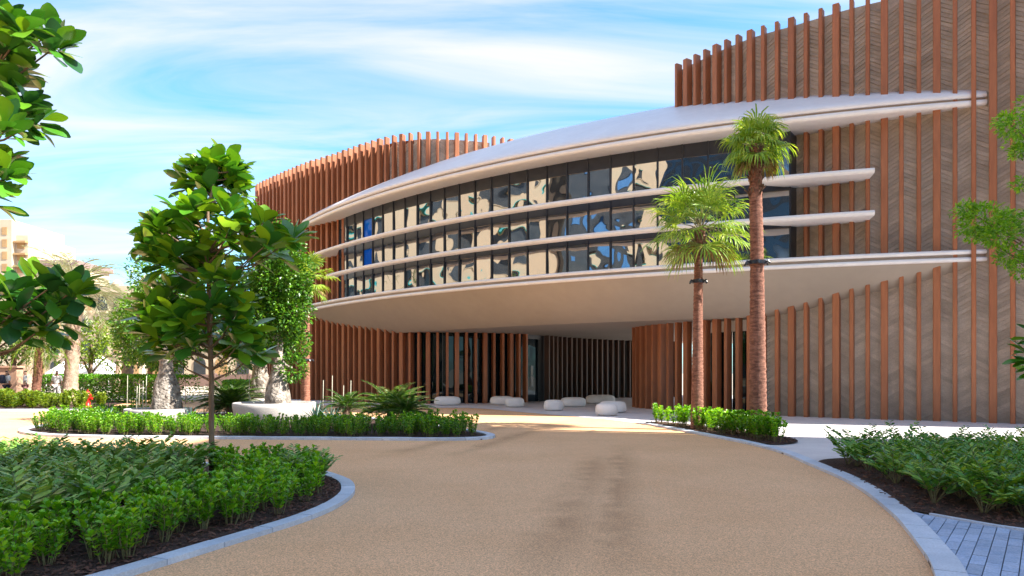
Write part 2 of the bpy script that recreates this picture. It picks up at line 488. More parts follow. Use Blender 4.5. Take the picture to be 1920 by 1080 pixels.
def smooth_pts(pts, n=8, closed=False):
    P = [tuple(p) for p in pts]
    if closed:
        c = Curve([P[-1]] + P + [P[0], P[1]], n)
        return [tuple(p) for p in c.D[n:-(n + 1)]]
    return [tuple(p) for p in Curve(P, n).D]

def inside(p, pg):
    x, y = p; r = False
    for i in range(len(pg)):
        x0, y0 = pg[i]; x1, y1 = pg[i - 1]
        if (y0 > y) != (y1 > y) and x < (x1 - x0) * (y - y0) / (y1 - y0) + x0: r = not r
    return r

def edge_dist(p, pg):
    P = np.array(pg); Q = np.roll(P, -1, axis=0); d = Q - P
    t = np.clip(((np.array(p) - P) * d).sum(1) / np.maximum((d * d).sum(1), 1e-9), 0, 1)
    return np.hypot(*(P + d * t[:, None] - np.array(p)).T).min()

# ================================================================== SETTING: ground, drive, paving
_g = []
_r = [0, 15, 30, 60, 120, 300, 900, 2500]
gv = [(0, 0, -0.004)]
for r_ in _r[1:]:
    for k in range(32):
        a = 2 * math.pi * k / 32
        gv.append((r_ * math.cos(a), r_ * math.sin(a), -0.004))
gf = [(0, 1 + k, 1 + (k + 1) % 32) for k in range(32)]
for i in range(len(_r) - 2):
    for k in range(32):
        a, b = 1 + i * 32 + k, 1 + i * 32 + (k + 1) % 32
        gf.append((a, a + 32, b + 32, b))
tag(mesh('ground', gv, gf, M['ground']), 'pale sandy ground reaching away beyond the gardens', kind='structure')

KERB_R = [(2.6, 4.1), (3.12, 5.05), (3.46, 5.8), (4.03, 7.3), (4.56, 9.23), (4.85, 11.36), (5.02, 12.8), (4.95, 14.4), (4.62, 16.2), (4.25, 18.2), (3.86, 20.0)]
kr = smooth_pts(KERB_R, 8)
drive = kr + [(3.1, 22.07), (0.8, 25.6), (-0.9, 28.4), (-1.9, 29.6), (-3.6, 29.55), (-7.65, 31.0), (-12, 34.5), (-16, 38), (-40, 38), (-60, 30), (-60, -30), (1.0, -30), (1.6, 1.5)]
tag(poly('driveway', drive, 0.004, M['driveway']), 'wide beige resin-bound gravel driveway with darker worn patches', kind='structure')
fore = kr[::-1] + [(2.2, 2), (30, 2), (30, 34), (16, 46), (-16, 46), (-17, 38.6)] + [(-12, 34.5), (-7.65, 31.0), (-3.6, 29.55), (-1.9, 29.6), (-0.9, 28.4), (0.8, 25.6), (3.1, 22.07)]
fc = tag(poly('forecourt_paving', fore, 0.012, M['paving']), 'pale stone forecourt paving under the overhang and along the wall', kind='structure')

def stones(name, pts, width, z, seg, mat, parent, side=1, name_piece='kerb_stone'):
    """A kerb of separate stones laid end to end along a line, each with its own joint."""
    c = Curve(pts, 10)
    n = max(1, int(round(c.L / seg)))
    for i in range(n):
        a, b = c.L * i / n + 0.004, c.L * (i + 1) / n - 0.004
        vs, fs = [], []
        ss = np.linspace(a, b, 4)
        for s in ss:
            for d in (0, width):
                p = c.pos(s) + c.nrm(s) * side * d
                vs += [(p[0], p[1], 0.0), (p[0], p[1], z + 0.002 * ((i * 7) % 3))]
        for j in range(3):
            o = j * 4
            fs += [(o + 1, o + 5, o + 7, o + 3), (o, o + 4, o + 5, o + 1), (o + 2, o + 3, o + 7, o + 6)]
        fs += [(0, 1, 3, 2), (12, 14, 15, 13)]
        mesh(name_piece, vs, fs, mat, parent)

# forecourt kerb along the drive
kb = tag(sweep('kerb', Curve(KERB_R), 0, Curve(KERB_R).L, 0.3, [(-0.001, 0.0), (-0.001, 0.03), (-0.2, 0.03), (-0.2, 0.0)], M['joint']), 'pale blue-grey kerb curving along the forecourt side', kind='structure')
stones('kerb', KERB_R, 0.21, 0.045, 0.55, M['kerb'], kb, side=1)

# planting beds
BED_NEAR = smooth_pts([(-4.6, 3.1), (-3.75, 3.75), (-3.35, 4.3), (-2.98, 5.05), (-2.6, 6.0), (-2.25, 6.9), (-2.1, 7.65), (-2.14, 8.55), (-2.5, 9.5), (-3.3, 10.4), (-4.6, 10.9), (-7, 11.3), (-10, 11.2), (-12, 9), (-11, 5), (-8, 3)], 6, True)
KERB_NEAR = [(-4.6, 3.1), (-3.75, 3.75), (-3.35, 4.3), (-2.98, 5.05), (-2.6, 6.0), (-2.25, 6.9), (-2.1, 7.65), (-2.14, 8.55), (-2.5, 9.5), (-3.3, 10.4), (-4.6, 10.9), (-7, 11.3), (-10, 11.2)]
ISLAND = [(-0.62, 15.75), (-0.75, 16.6), (-1.6, 18.0), (-3.2, 20.2), (-5.5, 23.0), (-8, 25.0), (-11, 25.0), (-13.0, 22.6), (-13.1, 19.6), (-12.6, 17.8), (-11.3, 16.5), (-9.3, 15.9), (-6.0, 15.65), (-2.5, 15.4), (-1.1, 15.4)]
BED_PALM = [(3.98, 20.3), (4.45, 18.2), (4.85, 16.2), (5.18, 14.5), (5.55, 14.15), (6.1, 14.6), (6.35, 15.6), (6.1, 17.4), (5.3, 19.2), (4.5, 20.6)]
BED_RIGHT = [(5.06, 11.3), (4.78, 9.5), (4.28, 7.42), (4.35, 7.2), (4.85, 6.34), (6.2, 5.4), (9, 4.6), (11, 6), (11.3, 9), (10.3, 11.3), (8, 12.0), (6, 11.9)]
BED_FAR = [(-16.4, 27.9), (-16.9, 29.2), (-18.4, 31.5), (-20.5, 36), (-26, 39), (-40, 39), (-46, 33), (-40, 27.8), (-30, 27.3), (-22, 27.2), (-17.5, 27.3)]
def bed(pts, label, z=0.035, n=6):
    pg = smooth_pts(pts, n, True)
    tag(poly('planting_bed', pg, z, M['mulch']), label, kind='structure')
    return pg
tag(poly('planting_bed', BED_NEAR, 0.035, M['mulch']), 'dark bark mulch bed beside the driveway', kind='structure')
PG_ISLAND = bed(ISLAND, 'mulched island bed in the middle of the drive')
PG_PALM = bed(BED_PALM, 'small mulched bed under the two fan palms')
PG_RIGHT = bed(BED_RIGHT, 'mulched bed between forecourt paving and blue-grey pavers')
PG_FAR = bed(BED_FAR, 'sunny planted bed across the drive')

def kerb_line(pts, label, width=0.17, z=0.05, seg=0.6, side=1):
    c = Curve(pts)
    k = tag(sweep('kerb', c, 0, c.L, 0.3, [(-side * 0.001, 0.0), (-side * 0.001, 0.03), (-side * (width - .01), 0.03), (-side * (width - .01), 0.0)], M['joint']), label, kind='structure')
    stones('kerb', pts, width, z, seg, M['kerb'], k, side)
kerb_line(KERB_NEAR, 'blue-grey stone kerb edging the near planting bed')
isl = smooth_pts(ISLAND, 3, True)
kerb_line(isl + [isl[0]], 'pale kerb around the island bed', width=0.2, z=0.06, side=1)
kerb_line([(-16.4, 27.9), (-17.5, 27.3), (-22, 27.2), (-30, 27.3), (-40, 27.8)][::-1], 'pale kerb of the sunny bed across the drive', width=0.3, z=0.08, seg=1.2, side=1)
# steel-like thin edge strip between right bed and pavers
kerb_line([(4.36, 7.1), (4.85, 6.34), (6.2, 5.4), (9, 4.6)], 'thin pale edging between right bed and pavers', width=0.05, z=0.05, seg=0.9, side=1)

# pavers
PAV = [(4.24, 7.28), (4.02, 6.6), (3.68, 5.8), (3.34, 5.05), (2.83, 4.1), (7.5, 4.1), (6.15, 5.3), (4.8, 6.24), (4.33, 7.0)]
pv = tag(poly('paver_path', PAV, 0.018, M['joint']), 'patch of blue-grey block pavers between kerb and right bed', kind='structure')
def clip_poly(pg, conv):
    """Sutherland-Hodgman: pg clipped by a convex counter-clockwise polygon."""
    out = pg
    for i in range(len(conv)):
        a, b = conv[i], conv[(i + 1) % len(conv)]
        inp, out = out, []
        def sd(p): return (b[0] - a[0]) * (p[1] - a[1]) - (b[1] - a[1]) * (p[0] - a[0])
        for j in range(len(inp)):
            p, q = inp[j], inp[(j + 1) % len(inp)]
            sp, sq = sd(p), sd(q)
            if sp >= 0: out.append(p)
            if (sp >= 0) != (sq >= 0):
                t = sp / (sp - sq); out.append((p[0] + (q[0] - p[0]) * t, p[1] + (q[1] - p[1]) * t))
        if len(out) < 3: return []
    return out
_pa = R(-38)
_ux, _uy = (math.cos(_pa), math.sin(_pa)), (-math.sin(_pa), math.cos(_pa))
PW, PL = 0.105, 0.32
pg_cl = PAV[::1]
for i in range(-30, 50):
    for j in range(-16, 18):
        ox = 3.4 + i * PW * _ux[0] + (j * PL + (0.37 * i % 1) * PL) * _uy[0]
        oy = 4.6 + i * PW * _ux[1] + (j * PL + (0.37 * i % 1) * PL) * _uy[1]
        g_ = 0.004
        q = [(ox + a * _ux[0] + b * _uy[0], oy + a * _ux[1] + b * _uy[1]) for a, b in ((g_, g_), (PW - g_, g_), (PW - g_, PL - g_), (g_, PL - g_))]
        cl = clip_poly(PAV if (lambda A: A)(sum(PAV[k - 1][0] * PAV[k][1] - PAV[k][0] * PAV[k - 1][1] for k in range(len(PAV)))) > 0 else PAV[::-1], q)
        if len(cl) < 3: continue
        if sum(cl[k - 1][0] * cl[k][1] - cl[k][0] * cl[k - 1][1] for k in range(len(cl))) < 0.006: continue
        zt = 0.034 + random.uniform(-.002, .002)
        n_ = len(cl)
        vs = [(x, y, 0.016) for x, y in cl] + [(x, y, zt) for x, y in cl]
        fs = [tuple(range(n_, 2 * n_))] + [(k, (k + 1) % n_, n_ + (k + 1) % n_, n_ + k) for k in range(n_)]
        if oy > 3.9: mesh('paver', vs, fs, M['paver'], pv)

# bark chips on the near beds
def chips(pg, n, label, box, z=0.04):
    mb = MB(); c = 0
    while c < n:
        p = (random.uniform(box[0], box[1]), random.uniform(box[2], box[3]))
        if not inside(p, pg): continue
        c += 1
        L, W, T = random.uniform(.015, .045), random.uniform(.006, .016), random.uniform(.003, .008)
        mt = Matrix.Translation((p[0], p[1], z + random.uniform(0, .012))) @ Matrix.Rotation(random.uniform(0, 6.3), 4, 'Z') @ Matrix.Rotation(random.uniform(-.5, .5), 4, 'X') @ Matrix.Rotation(random.uniform(-.4, .4), 4, 'Y')
        vs = [mt @ Vector(q) for q in ((-L, -W, 0), (L, -W * .6, 0), (L * .8, W, 0), (-L, W * .7, 0), (0, 0, T * 2))]
        mb.add(vs, [(0, 1, 4), (1, 2, 4), (2, 3, 4), (3, 0, 4)])
    tag(mb.build('bark_chips', M['chip']), label, kind='stuff')
chips(BED_NEAR, 3800, 'loose bark chips on the bed beside the driveway', (-5, -2, 3.6, 9.5))
chips(PG_RIGHT, 2200, 'loose bark chips on the bed behind the pavers', (4.2, 7.5, 5, 10.5))
chips(PG_PALM, 900, 'loose bark chips under the fan palms', (3.9, 6.4, 14, 20.7))

# ================================================================== THE CURVED BUILDING
bld = tag(empty('theatre_building', (4, 24, 0)), 'curved modern building with white roof band, copper-brown fins and long strip windows', 'building')
bld_off = Vector((4, 24, 0))
def under(o, parent=bld):
    """parent in place: the mesh keeps its world coordinates"""
    o.parent = parent
    if parent is bld: o.matrix_parent_inverse = Matrix.Translation(-bld_off)
    return o

# lip line: part of a big circle
LC, LR = np.array((22.87, 61.52)), 41.79
lip = Curve([(LC[0] + LR * math.cos(a), LC[1] + LR * math.sin(a)) for a in np.linspace(R(214.0), R(259.0), 40)], 4)
S_L0, S_L1 = lip.at_x(-12.1), lip.at_x(14.35)
# fin lines
drum_r = Curve([(5.25, 31.0), (5.35, 29.6), (5.75, 28.3), (6.35, 27.2), (7.0, 26.2), (7.7, 25.2), (8.5, 24.3), (9.7, 23.4), (11, 22.4), (12.1, 21.75), (13.2, 21.1), (14.75, 20.05), (16, 18.9), (17.0, 17.7), (18.2, 17.2), (20.5, 18.2), (22.5, 21)])
drum_l = Curve([(-15.75, 44.6), (-16.0, 43.4), (-15.8, 42.4), (-12.05, 38.6), (-9.75, 36.75), (-7.85, 35.15), (-6.35, 34.05), (-4.95, 33.45), (-3.98, 33.3), (-2.85, 33.4), (-1.42, 33.75), (-0.1, 34.3), (0.9, 35.0), (1.9, 36.2), (2.9, 37.7), (4.6, 39.6), (6.4, 41.2), (8.3, 42.3), (10.5, 43)])

FT = 0.30           # fin depth
def fin_mesh(name, w, h, mat):
    c = 0.018
    pr = [(-w / 2 + c, -FT), (w / 2 - c, -FT), (w / 2, -FT + c), (w / 2, 0), (-w / 2, 0), (-w / 2, -FT + c)]
    n = len(pr)
    vs = [(x, y, 0) for x, y in pr] + [(x, y, h) for x, y in pr]
    fs = [(k, (k + 1) % n, n + (k + 1) % n, n + k) for k in range(n)] + [tuple(range(n, 2 * n)), tuple(range(n))[::-1]]
    me = bpy.data.meshes.new(name)
    me.from_pydata(vs, [], fs)
    me.materials.append(mat); me.materials.append(M['fin_cap'])
    me.polygons[n].material_index = 1
    me.update()
    return me
FIN = {}
def fin(curve, s, w, z0, z1, parent, mat='fin', inset=0.0):
    key = (w, round(z1 - z0, 2), mat)
    if key not in FIN: FIN[key] = fin_mesh('fin', w, z1 - z0, M[mat])
    p, nr = curve.off(s, FT + inset), curve.nrm(s)
    o = link('fin', FIN[key], parent, (p[0], p[1], z0), math.atan2(nr[1], nr[0]) + math.pi / 2)
    return o

def strip_geo(c, s0, s1, z, up, pitch, dep, lift):
    """One slanted stone strip of a bay: rises left to right (up) or falls, stands proud by its own amount."""
    slope = 0.30 * (s1 - s0) * 2.0
    za, zb = (z, z + slope) if up else (z + slope, z)
    a, b = c.off(s0, dep), c.off(s1, dep)
    na, nb = c.nrm(s0), c.nrm(s1)
    e = 0.024
    A, B = a + na * (e + lift), b + nb * (e + lift)
    A2, B2 = a + na * (e * .35 + lift), b + nb * (e * .35 + lift)
    h = pitch - 0.012
    vs = [(a[0], a[1], za), (b[0], b[1], zb), (b[0], b[1], zb + h), (a[0], a[1], za + h),
          (A[0], A[1], za), (B[0], B[1], zb), (B2[0], B2[1], zb + h), (A2[0], A2[1], za + h)]
    fs = [(4, 5, 6, 7), (0, 1, 5, 4), (3, 7, 6, 2), (0, 4, 7, 3), (1, 2, 6, 5)]
    return vs, fs

PITCH = 0.14
def stone_bays(curve, edges, z0f, z1, wall, single=None, dep=FT + 0.05):
    """The slanted stone courses between fins, bay by bay; `single` picks the strips that are separate pieces."""
    n_single = 0
    for i in range(len(edges) - 1):
        s0, s1 = edges[i], edges[i + 1]
        z0 = z0f(0.5 * (s0 + s1))
        mb = MB()
        zz = z0
        up = i % 2 == 0
        slope = 0.60 * (s1 - s0)
        while zz + PITCH + slope < z1 + 0.12:
            vs, fs = strip_geo(curve, s0 + .004, s1 - .004, zz, up, PITCH, dep, random.uniform(-.007, .010))
            if single and single(0.5 * (s0 + s1), zz) and n_single < 296:
                mesh('stone_strip', vs, fs, M['stone'], wall); n_single += 1
            else:
                mb.add(vs, fs)
            zz += PITCH
        if mb.f:
            o = mb.build('stone_courses', M['stone'], wall); o['kind'] = 'stuff'

# ---- right-hand drum
Z_R = 13.75
wall_r = under(sweep('drum_wall', drum_r, drum_r.at_x(8.95), drum_r.L, 0.3, [(FT + .05, 0.0), (FT + .05, 13.6), (FT + .35, 13.6), (FT + .35, 0.0)], M['stone']))
wall_r['label'] = 'taupe stone wall of slanted courses between tall copper-brown fins'
s_mid = drum_r.at_x(11.92)           # a wide fin
SP = 0.475
pos_r = []
k = int(-s_mid / SP) + 1
while s_mid + k * SP < drum_r.L - .2:
    pos_r.append((k, s_mid + k * SP)); k += 1
S_OPEN = drum_r.at_x(8.95)
S_UPPER = drum_r.at_x(6.42)
up_r = under(sweep('drum_wall', drum_r, S_UPPER, S_OPEN, 0.25, [(FT + .05, 4.3), (FT + .05, 13.6), (FT + .35, 13.6), (FT + .35, 4.3)], M['stone']))
up_r['label'] = 'stone wall of the tall drum above the entrance'
for k, s in pos_r:
    w = 0.205 if k % 3 == 0 else 0.125
    if s < S_UPPER:
        if drum_r.pos(s)[1] < 31.5: fin(drum_r, s, w, 0.0, 4.2, wall_r)
    else:
        fin(drum_r, s, w, 0.0, Z_R, wall_r)
edges = [s for k, s in pos_r if s >= S_OPEN - SP]
stone_bays(drum_r, edges, lambda s: 0.0, 13.6, wall_r, single=lambda s, z: drum_r.pos(s)[0] > 12.6 and drum_r.pos(s)[0] < 15.4 and z < 4.8)
edges = [s for k, s in pos_r if S_UPPER <= s <= S_OPEN + .1]
stone_bays(drum_r, edges, lambda s: 9.6, 13.6, up_r)

# added unseen block behind the near drum, sized to shade the roof shell
under(MB().box(17.5, 20.6, 18.9, 26.0, 0, 38.5).build('roof_shade_block', M['stone']))

# ---- left-hand drum
Z_L = 13.3
s_b = drum_l.at_x(-4.95)             # stone or copper backing left of here, glass right of it (ground floor)
s_e = drum_l.at_x(0.35)
wall_l = under(sweep('drum_wall', drum_l, 0, s_b, 0.3, [(FT + .05, 0.0), (FT + .05, 13.05), (FT + .35, 13.05), (FT + .35, 0.0)], M['terracotta']))
wall_l['label'] = 'far drum wall of close-set dark copper fins'
wall_lu = under(sweep('drum_wall', drum_l, s_b, drum_l.at_x(-1.0), 0.25, [(FT + .05, 3.6), (FT + .05, 13.05), (FT + .35, 13.05), (FT + .35, 3.6)], M['stone']))
wall_lu['label'] = 'upper far drum wall, sunlit fins in front of stone'
pos_l = []
s = 0.3; k = 0
while s < drum_l.L:
    pos_l.append((k, s)); k += 1; s += SP
for k, s in pos_l:
    w = 0.205 if k % 3 == 0 else 0.125
    if s < s_e + .6:
        fin(drum_l, s, w, 0.0, Z_L, wall_l)
st = [s for k, s in pos_l if drum_l.at_x(-8.2) <= s <= s_b + .1]
stone_bays(drum_l, st, lambda s: 8.5, 13.05, wall_l)
st = [s for k, s in pos_l if s_b - .1 <= s <= drum_l.at_x(-1.0)]
stone_bays(drum_l, st, lambda s: 9.6, 13.05, wall_lu)
# ground-floor glass behind the fins of the far drum, the door and the back wall of the lobby
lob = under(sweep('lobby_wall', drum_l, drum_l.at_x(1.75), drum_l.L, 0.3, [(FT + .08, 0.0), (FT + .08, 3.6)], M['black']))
s = s_b; n_p = 0
s_door0, s_door1 = drum_l.at_x(0.95), drum_l.at_x(1.75)
gl = np.linspace(s_b, s_door0, 9)
for a, b in zip(gl[:-1], gl[1:]):
    under(sweep('glass_panel', drum_l, a + .02, b - .02, 0.2, [(FT + .10, 0.05), (FT + .10, 3.55)], M['glass_dark']))
    under(sweep('glazing_bar', drum_l, b - .02, b + .02, 0.02, [(FT + .05, 0.0), (FT + .05, 3.55), (FT + .13, 3.55), (FT + .13, 0.0)], M['frame']))
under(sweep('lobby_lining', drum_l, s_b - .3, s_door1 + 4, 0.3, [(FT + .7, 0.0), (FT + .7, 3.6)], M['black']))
door = under(sweep('entrance_door', drum_l, s_door0 + .03, s_door1 - .03, 0.2, [(FT + .16, 0.03), (FT + .16, 3.3)], M['glass_dark']))
under(sweep('door_frame', drum_l, s_door0 - .02, s_door1 + .02, 0.2, [(FT + .02, 3.3), (FT + .02, 3.6), (FT + .2, 3.6), (FT + .2, 3.3)], M['frame'], closed=True))
sm_ = 0.5 * (s_door0 + s_door1)
_p, _n = drum_l.off(sm_, FT + .12), drum_l.nrm(sm_)
_t = drum_l.tan(sm_)
hb = MB()
for sg in (-1, 1):
    q = _p + _t * 0.06 * sg
    hb.tube([(q[0], q[1], 0.8), (q[0], q[1], 1.9)], [.018, .018], 6)
under(hb.build('door_handle', M['white']), bld)
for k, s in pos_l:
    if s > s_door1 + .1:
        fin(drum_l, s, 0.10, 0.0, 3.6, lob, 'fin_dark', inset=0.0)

# ---- open colonnade under the overhang: dark glass set back behind the near drum's fins
s0_, s1_ = drum_r.at_x(6.6), drum_r.at_x(9.05)
gl = np.linspace(s0_, s1_, 6)
for a, b in zip(gl[:-1], gl[1:]):
    under(sweep('glass_panel', drum_r, a + .02, b - .02, 0.2, [(1.25, 0.05), (1.25, 3.1)], M['glass_dark']))
    under(sweep('glazing_bar', drum_r, b - .02, b + .02, 0.02, [(1.2, 0.0), (1.2, 3.1), (1.28, 3.1), (1.28, 0.0)], M['frame']))
under(sweep('glass_head', drum_r, s0_, s1_, 0.3, [(1.15, 3.1), (1.15, 3.62), (1.35, 3.62), (1.35, 3.1)], M['white'], closed=True))

# ---- lower tray: two white bands, a shadow groove, bowl-shaped soffit
def band(z0, z1, d0=0.0, dep=0.16):
    h = z1 - z0
    return [(dep, z0), (d0 + .05, z0), (d0 + .015, z0 + h * .15), (d0, z0 + h * .45), (d0 + .012, z0 + h * .8), (d0 + .05, z1), (dep, z1)]
S0, S1 = S_L0 - .1, S_L1
under(sweep('fascia_band', lip, S0, S1, 0.25, band(4.90, 5.03), M['white'], smooth=True))
under(sweep('fascia_groove', lip, S0, S1, 0.5, [(.11, 5.02), (.11, 5.14)], M['groove']))
under(sweep('fascia_band', lip, S0, S1, 0.25, band(5.13, 5.26, .02) , M['white'], smooth=True))
under(sweep('ledge', lip, S0, S1, 0.5, [(.15, 5.255), (1.7, 5.25)], M['white']))
und = []
for t in np.linspace(0, 1, 9):
    d = 0.13 + t * 1.95
    z = 4.90 - 1.40 * (1 - (1 - t) ** 1.25) * 1.0
    und.append((d, z))
sf = under(sweep('soffit', lip, S0, S1, 0.4, und, M['soffit'], smooth=True))
in_pts = [tuple(lip.off(s, 2.06)) for s in np.linspace(S0 + 1.2, S1, 30)]
ceil_pts = in_pts + [(16.5, 24), (16, 46), (-16, 46)]
under(poly('lobby_ceiling', [p for p in ceil_pts], 3.515, M['soffit']))

# ---- upper roof: white bands and a shell rising away from the lip
under(sweep('roof_band', lip, S0 - .3, S1, 0.25, [(1.6, 9.70), (.3, 9.66), (.06, 9.63), (.015, 9.66), (0.0, 9.71), (.015, 9.77), (.06, 9.80), (.16, 9.80)], M['white'], smooth=True))
under(sweep('roof_groove', lip, S0 - .3, S1, 0.5, [(.12, 9.79), (.12, 9.89)], M['groove']))
shell = [(.16, 9.875), (.05, 9.875), (.02, 9.89), (.02, 9.97), (.06, 10.03)]
for d in np.linspace(.25, 7.0, 16):
    shell.append((d, 10.02 + .65 * d - .025 * d * d))
under(sweep('roof_shell', lip, S0 - .3, S1, 0.4, shell, M['roof'], smooth=True))

# ---- strip windows: panes between mullions, dark bands, two white blades
GD = 1.10
s_g0, s_g1 = lip.at_x(-10.6), lip.at_x(9.05)
NCOL = 27
cols = np.linspace(s_g0, s_g1, NCOL + 1)
rows = [(5.30, 6.42), (6.80, 7.70), (8.20, 9.20)]
def pane(a, b, z0, z1, mat):
    pa, pb = lip.off(a, GD), lip.off(b, GD)
    na = lip.nrm(0.5 * (a + b))
    j = [random.uniform(-.010, .010) for _ in range(3)]
    vs = []
    for (p, sx) in ((pa, -1), (pb, 1)):
        for (z, sz) in ((z0, -1), (z1, 1)):
            q = p + na * (j[0] * sx + j[1] * sz)
            vs.append((q[0], q[1], z))
    return under(mesh('window_pane', vs, [(0, 2, 3, 1)], mat))
BLUE = min(range(NCOL), key=lambda i: abs(lip.off(.5 * (cols[i] + cols[i + 1]), GD)[0] + 6.95))
for i in range(NCOL):
    a, b = cols[i] + .025, cols[i + 1] - .025
    for r, (z0, z1) in enumerate(rows):
        mt = M['glass']
        x = lip.pos(.5 * (a + b))[0]
        o = None
        if i == BLUE and r > 0:
            o = pane(a, b, z0, z1, M['glass_blue']); o['label'] = 'bright blue window pane'
        else:
            pane(a, b, z0, z1, mt)
for i in range(NCOL + 1):
    s = cols[i]
    p, nr = lip.off(s, GD), lip.nrm(s)
    mb = MB().box(-.025, .025, -.07, .05, 5.25, 9.7)
    o = mb.build('mullion', M['frame'])
    o.rotation_euler = (0, 0, math.atan2(nr[1], nr[0]) + math.pi / 2)
    o.location = (p[0], p[1], 0)
    under(o)
for z0, z1 in ((6.42, 6.80), (7.70, 8.20), (9.20, 9.72)):
    under(sweep('transom', lip, s_g0, s_g1, 0.4, [(GD - .03, z0), (GD - .03, z1), (GD + .04, z1), (GD + .04, z0)], M['frame'], closed=True))
jb = MB()
pj = lip.off(s_g1, GD - .08); tj = lip.tan(s_g1); nj = lip.nrm(s_g1)
q0, q1 = pj, pj + tj * .32 - nj * 1.0
jb.add([(q0[0], q0[1], 5.25), (q1[0], q1[1], 5.25), (q1[0], q1[1], 9.7), (q0[0], q0[1], 9.7)], [(0, 1, 2, 3)])
under(jb.build('window_return', M['frame']))
# dark lining behind the panes
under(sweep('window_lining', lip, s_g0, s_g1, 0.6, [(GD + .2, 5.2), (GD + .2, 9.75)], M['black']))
def blade(z, sa, sb):
    def prof(w): return [(w, z + .03), (w * .7, z), (.08, z - .005), (.02, z + .03), (0.0, z + .085), (.02, z + .14), (.08, z + .165), (w, z + .165)]
    xs, ws = [lip.at_x(x) for x in (-10.6, -9.2, 7.9, 9.3)], [1.3, .42, .42, 1.36]
    return under(sweep('louver_blade', lip, sa, sb, 0.2, lambda s: prof(float(np.interp(s, xs, ws))), M['white'], closed=True))
blade(6.46, lip.at_x(-9.6), lip.at_x(11.35))
blade(7.79, lip.at_x(-11.1), lip.at_x(11.35))

# ================================================================== pebble benches
def bench_mesh(L, W, H):
    vs, fs = [], []
    nu, nv = 28, 11
    for j in range(nv):
        ph = -math.pi / 2 + math.pi * j / (nv - 1)
        cz = math.copysign(abs(math.sin(ph)) ** .62, math.sin(ph)); cr = max(math.cos(ph), 0) ** .42
        for i in range(nu):
            a = 2 * math.pi * i / nu
            x = math.copysign(abs(math.cos(a)) ** .85, math.cos(a)); y = math.copysign(abs(math.sin(a)) ** .85, math.sin(a))
            vs.append((x * cr * L / 2 * (1 - .05 * cz), y * cr * W / 2 * (1 - .05 * cz), H / 2 + cz * H / 2))
    for j in range(nv - 1):
        for i in range(nu):
            fs.append((j * nu + i, j * nu + (i + 1) % nu, (j + 1) * nu + (i + 1) % nu, (j + 1) * nu + i))
    return vs, fs
BENCH = [(-3.02, 31.9, 1.24, .85, .42, 4, 'white pebble bench standing alone by the fins of the far drum'),
         (-0.47, 32.2, 1.15, .8, .42, -6, 'longer white pebble bench half hidden behind a rounder one'),
         (0.12, 30.1, .85, .72, .43, 0, 'rounder white pebble bench in front of the longer one near the door'),
         (1.66, 27.2, .80, .72, .44, 0, 'small round white pebble bench alone at the forecourt edge'),
         (2.72, 30.4, 1.15, .75, .43, 10, 'oval pebble bench behind the small round one'),
         (4.35, 33.6, 1.5, .8, .44, 12, 'shaded pebble bench deepest under the overhang'),
         (3.33, 24.1, .78, .72, .44, 0, 'round white pebble bench nearest the palm bed'),
         (3.80, 25.8, 1.05, .72, .45, -4, 'oval white pebble bench directly behind the nearest round one')]
for x, y, L, W, H, rz, lab in BENCH:
    v, f = bench_mesh(L, W, H)
    o = mesh('pebble_bench', v, f, M['bench'], smooth=True, loc=(x, y, 0.008))
    o.rotation_euler = (0, 0, R(rz))
    tag(o, lab, 'bench', 'pebble benches under the overhang')

# ================================================================== NEIGHBOURING BUILDINGS
def windows_on(face, root, mat_glass, mat_frame, hood=None):
    """face: list of (x,y,z0,z1,half_w,axis) window spots; each a recessed frame with its pane"""
    for (x, y, z0, z1, hw, ax, nx) in face:
        mb = MB(); d = 0.12 * nx
        if ax == 'y':
            X0, X1 = sorted((x, x + d)); mb.box(X0, X1, y - hw - .12, y + hw + .12, z0 - .12, z0)
            mb.box(X0, X1, y - hw - .12, y + hw + .12, z1, z1 + .12); mb.box(X0, X1, y - hw - .12, y - hw, z0, z1); mb.box(X0, X1, y + hw, y + hw + .12, z0, z1)
            g = MB().box(*sorted((x + d * .2, x + d * .4)), y - hw, y + hw, z0, z1)
            h = MB().box(*sorted((x, x + d * 9)), y - hw - .3, y + hw + .3, z1 + .12, z1 + .24)
        else:
            Y0, Y1 = sorted((y, y + d)); mb.box(x - hw - .12, x + hw + .12, Y0, Y1, z0 - .12, z0)
            mb.box(x - hw - .12, x + hw + .12, Y0, Y1, z1, z1 + .12); mb.box(x - hw - .12, x - hw, Y0, Y1, z0, z1); mb.box(x + hw, x + hw + .12, Y0, Y1, z0, z1)
            g = MB().box(x - hw, x + hw, *sorted((y + d * .2, y + d * .4)), z0, z1)
            h = MB().box(x - hw - .3, x + hw + .3, *sorted((y, y + d * 9)), z1 + .12, z1 + .24)
        w = mb.build('window', mat_frame, root)
        g.build('pane', mat_glass, w)
        if hood: h.build('awning', hood, w)

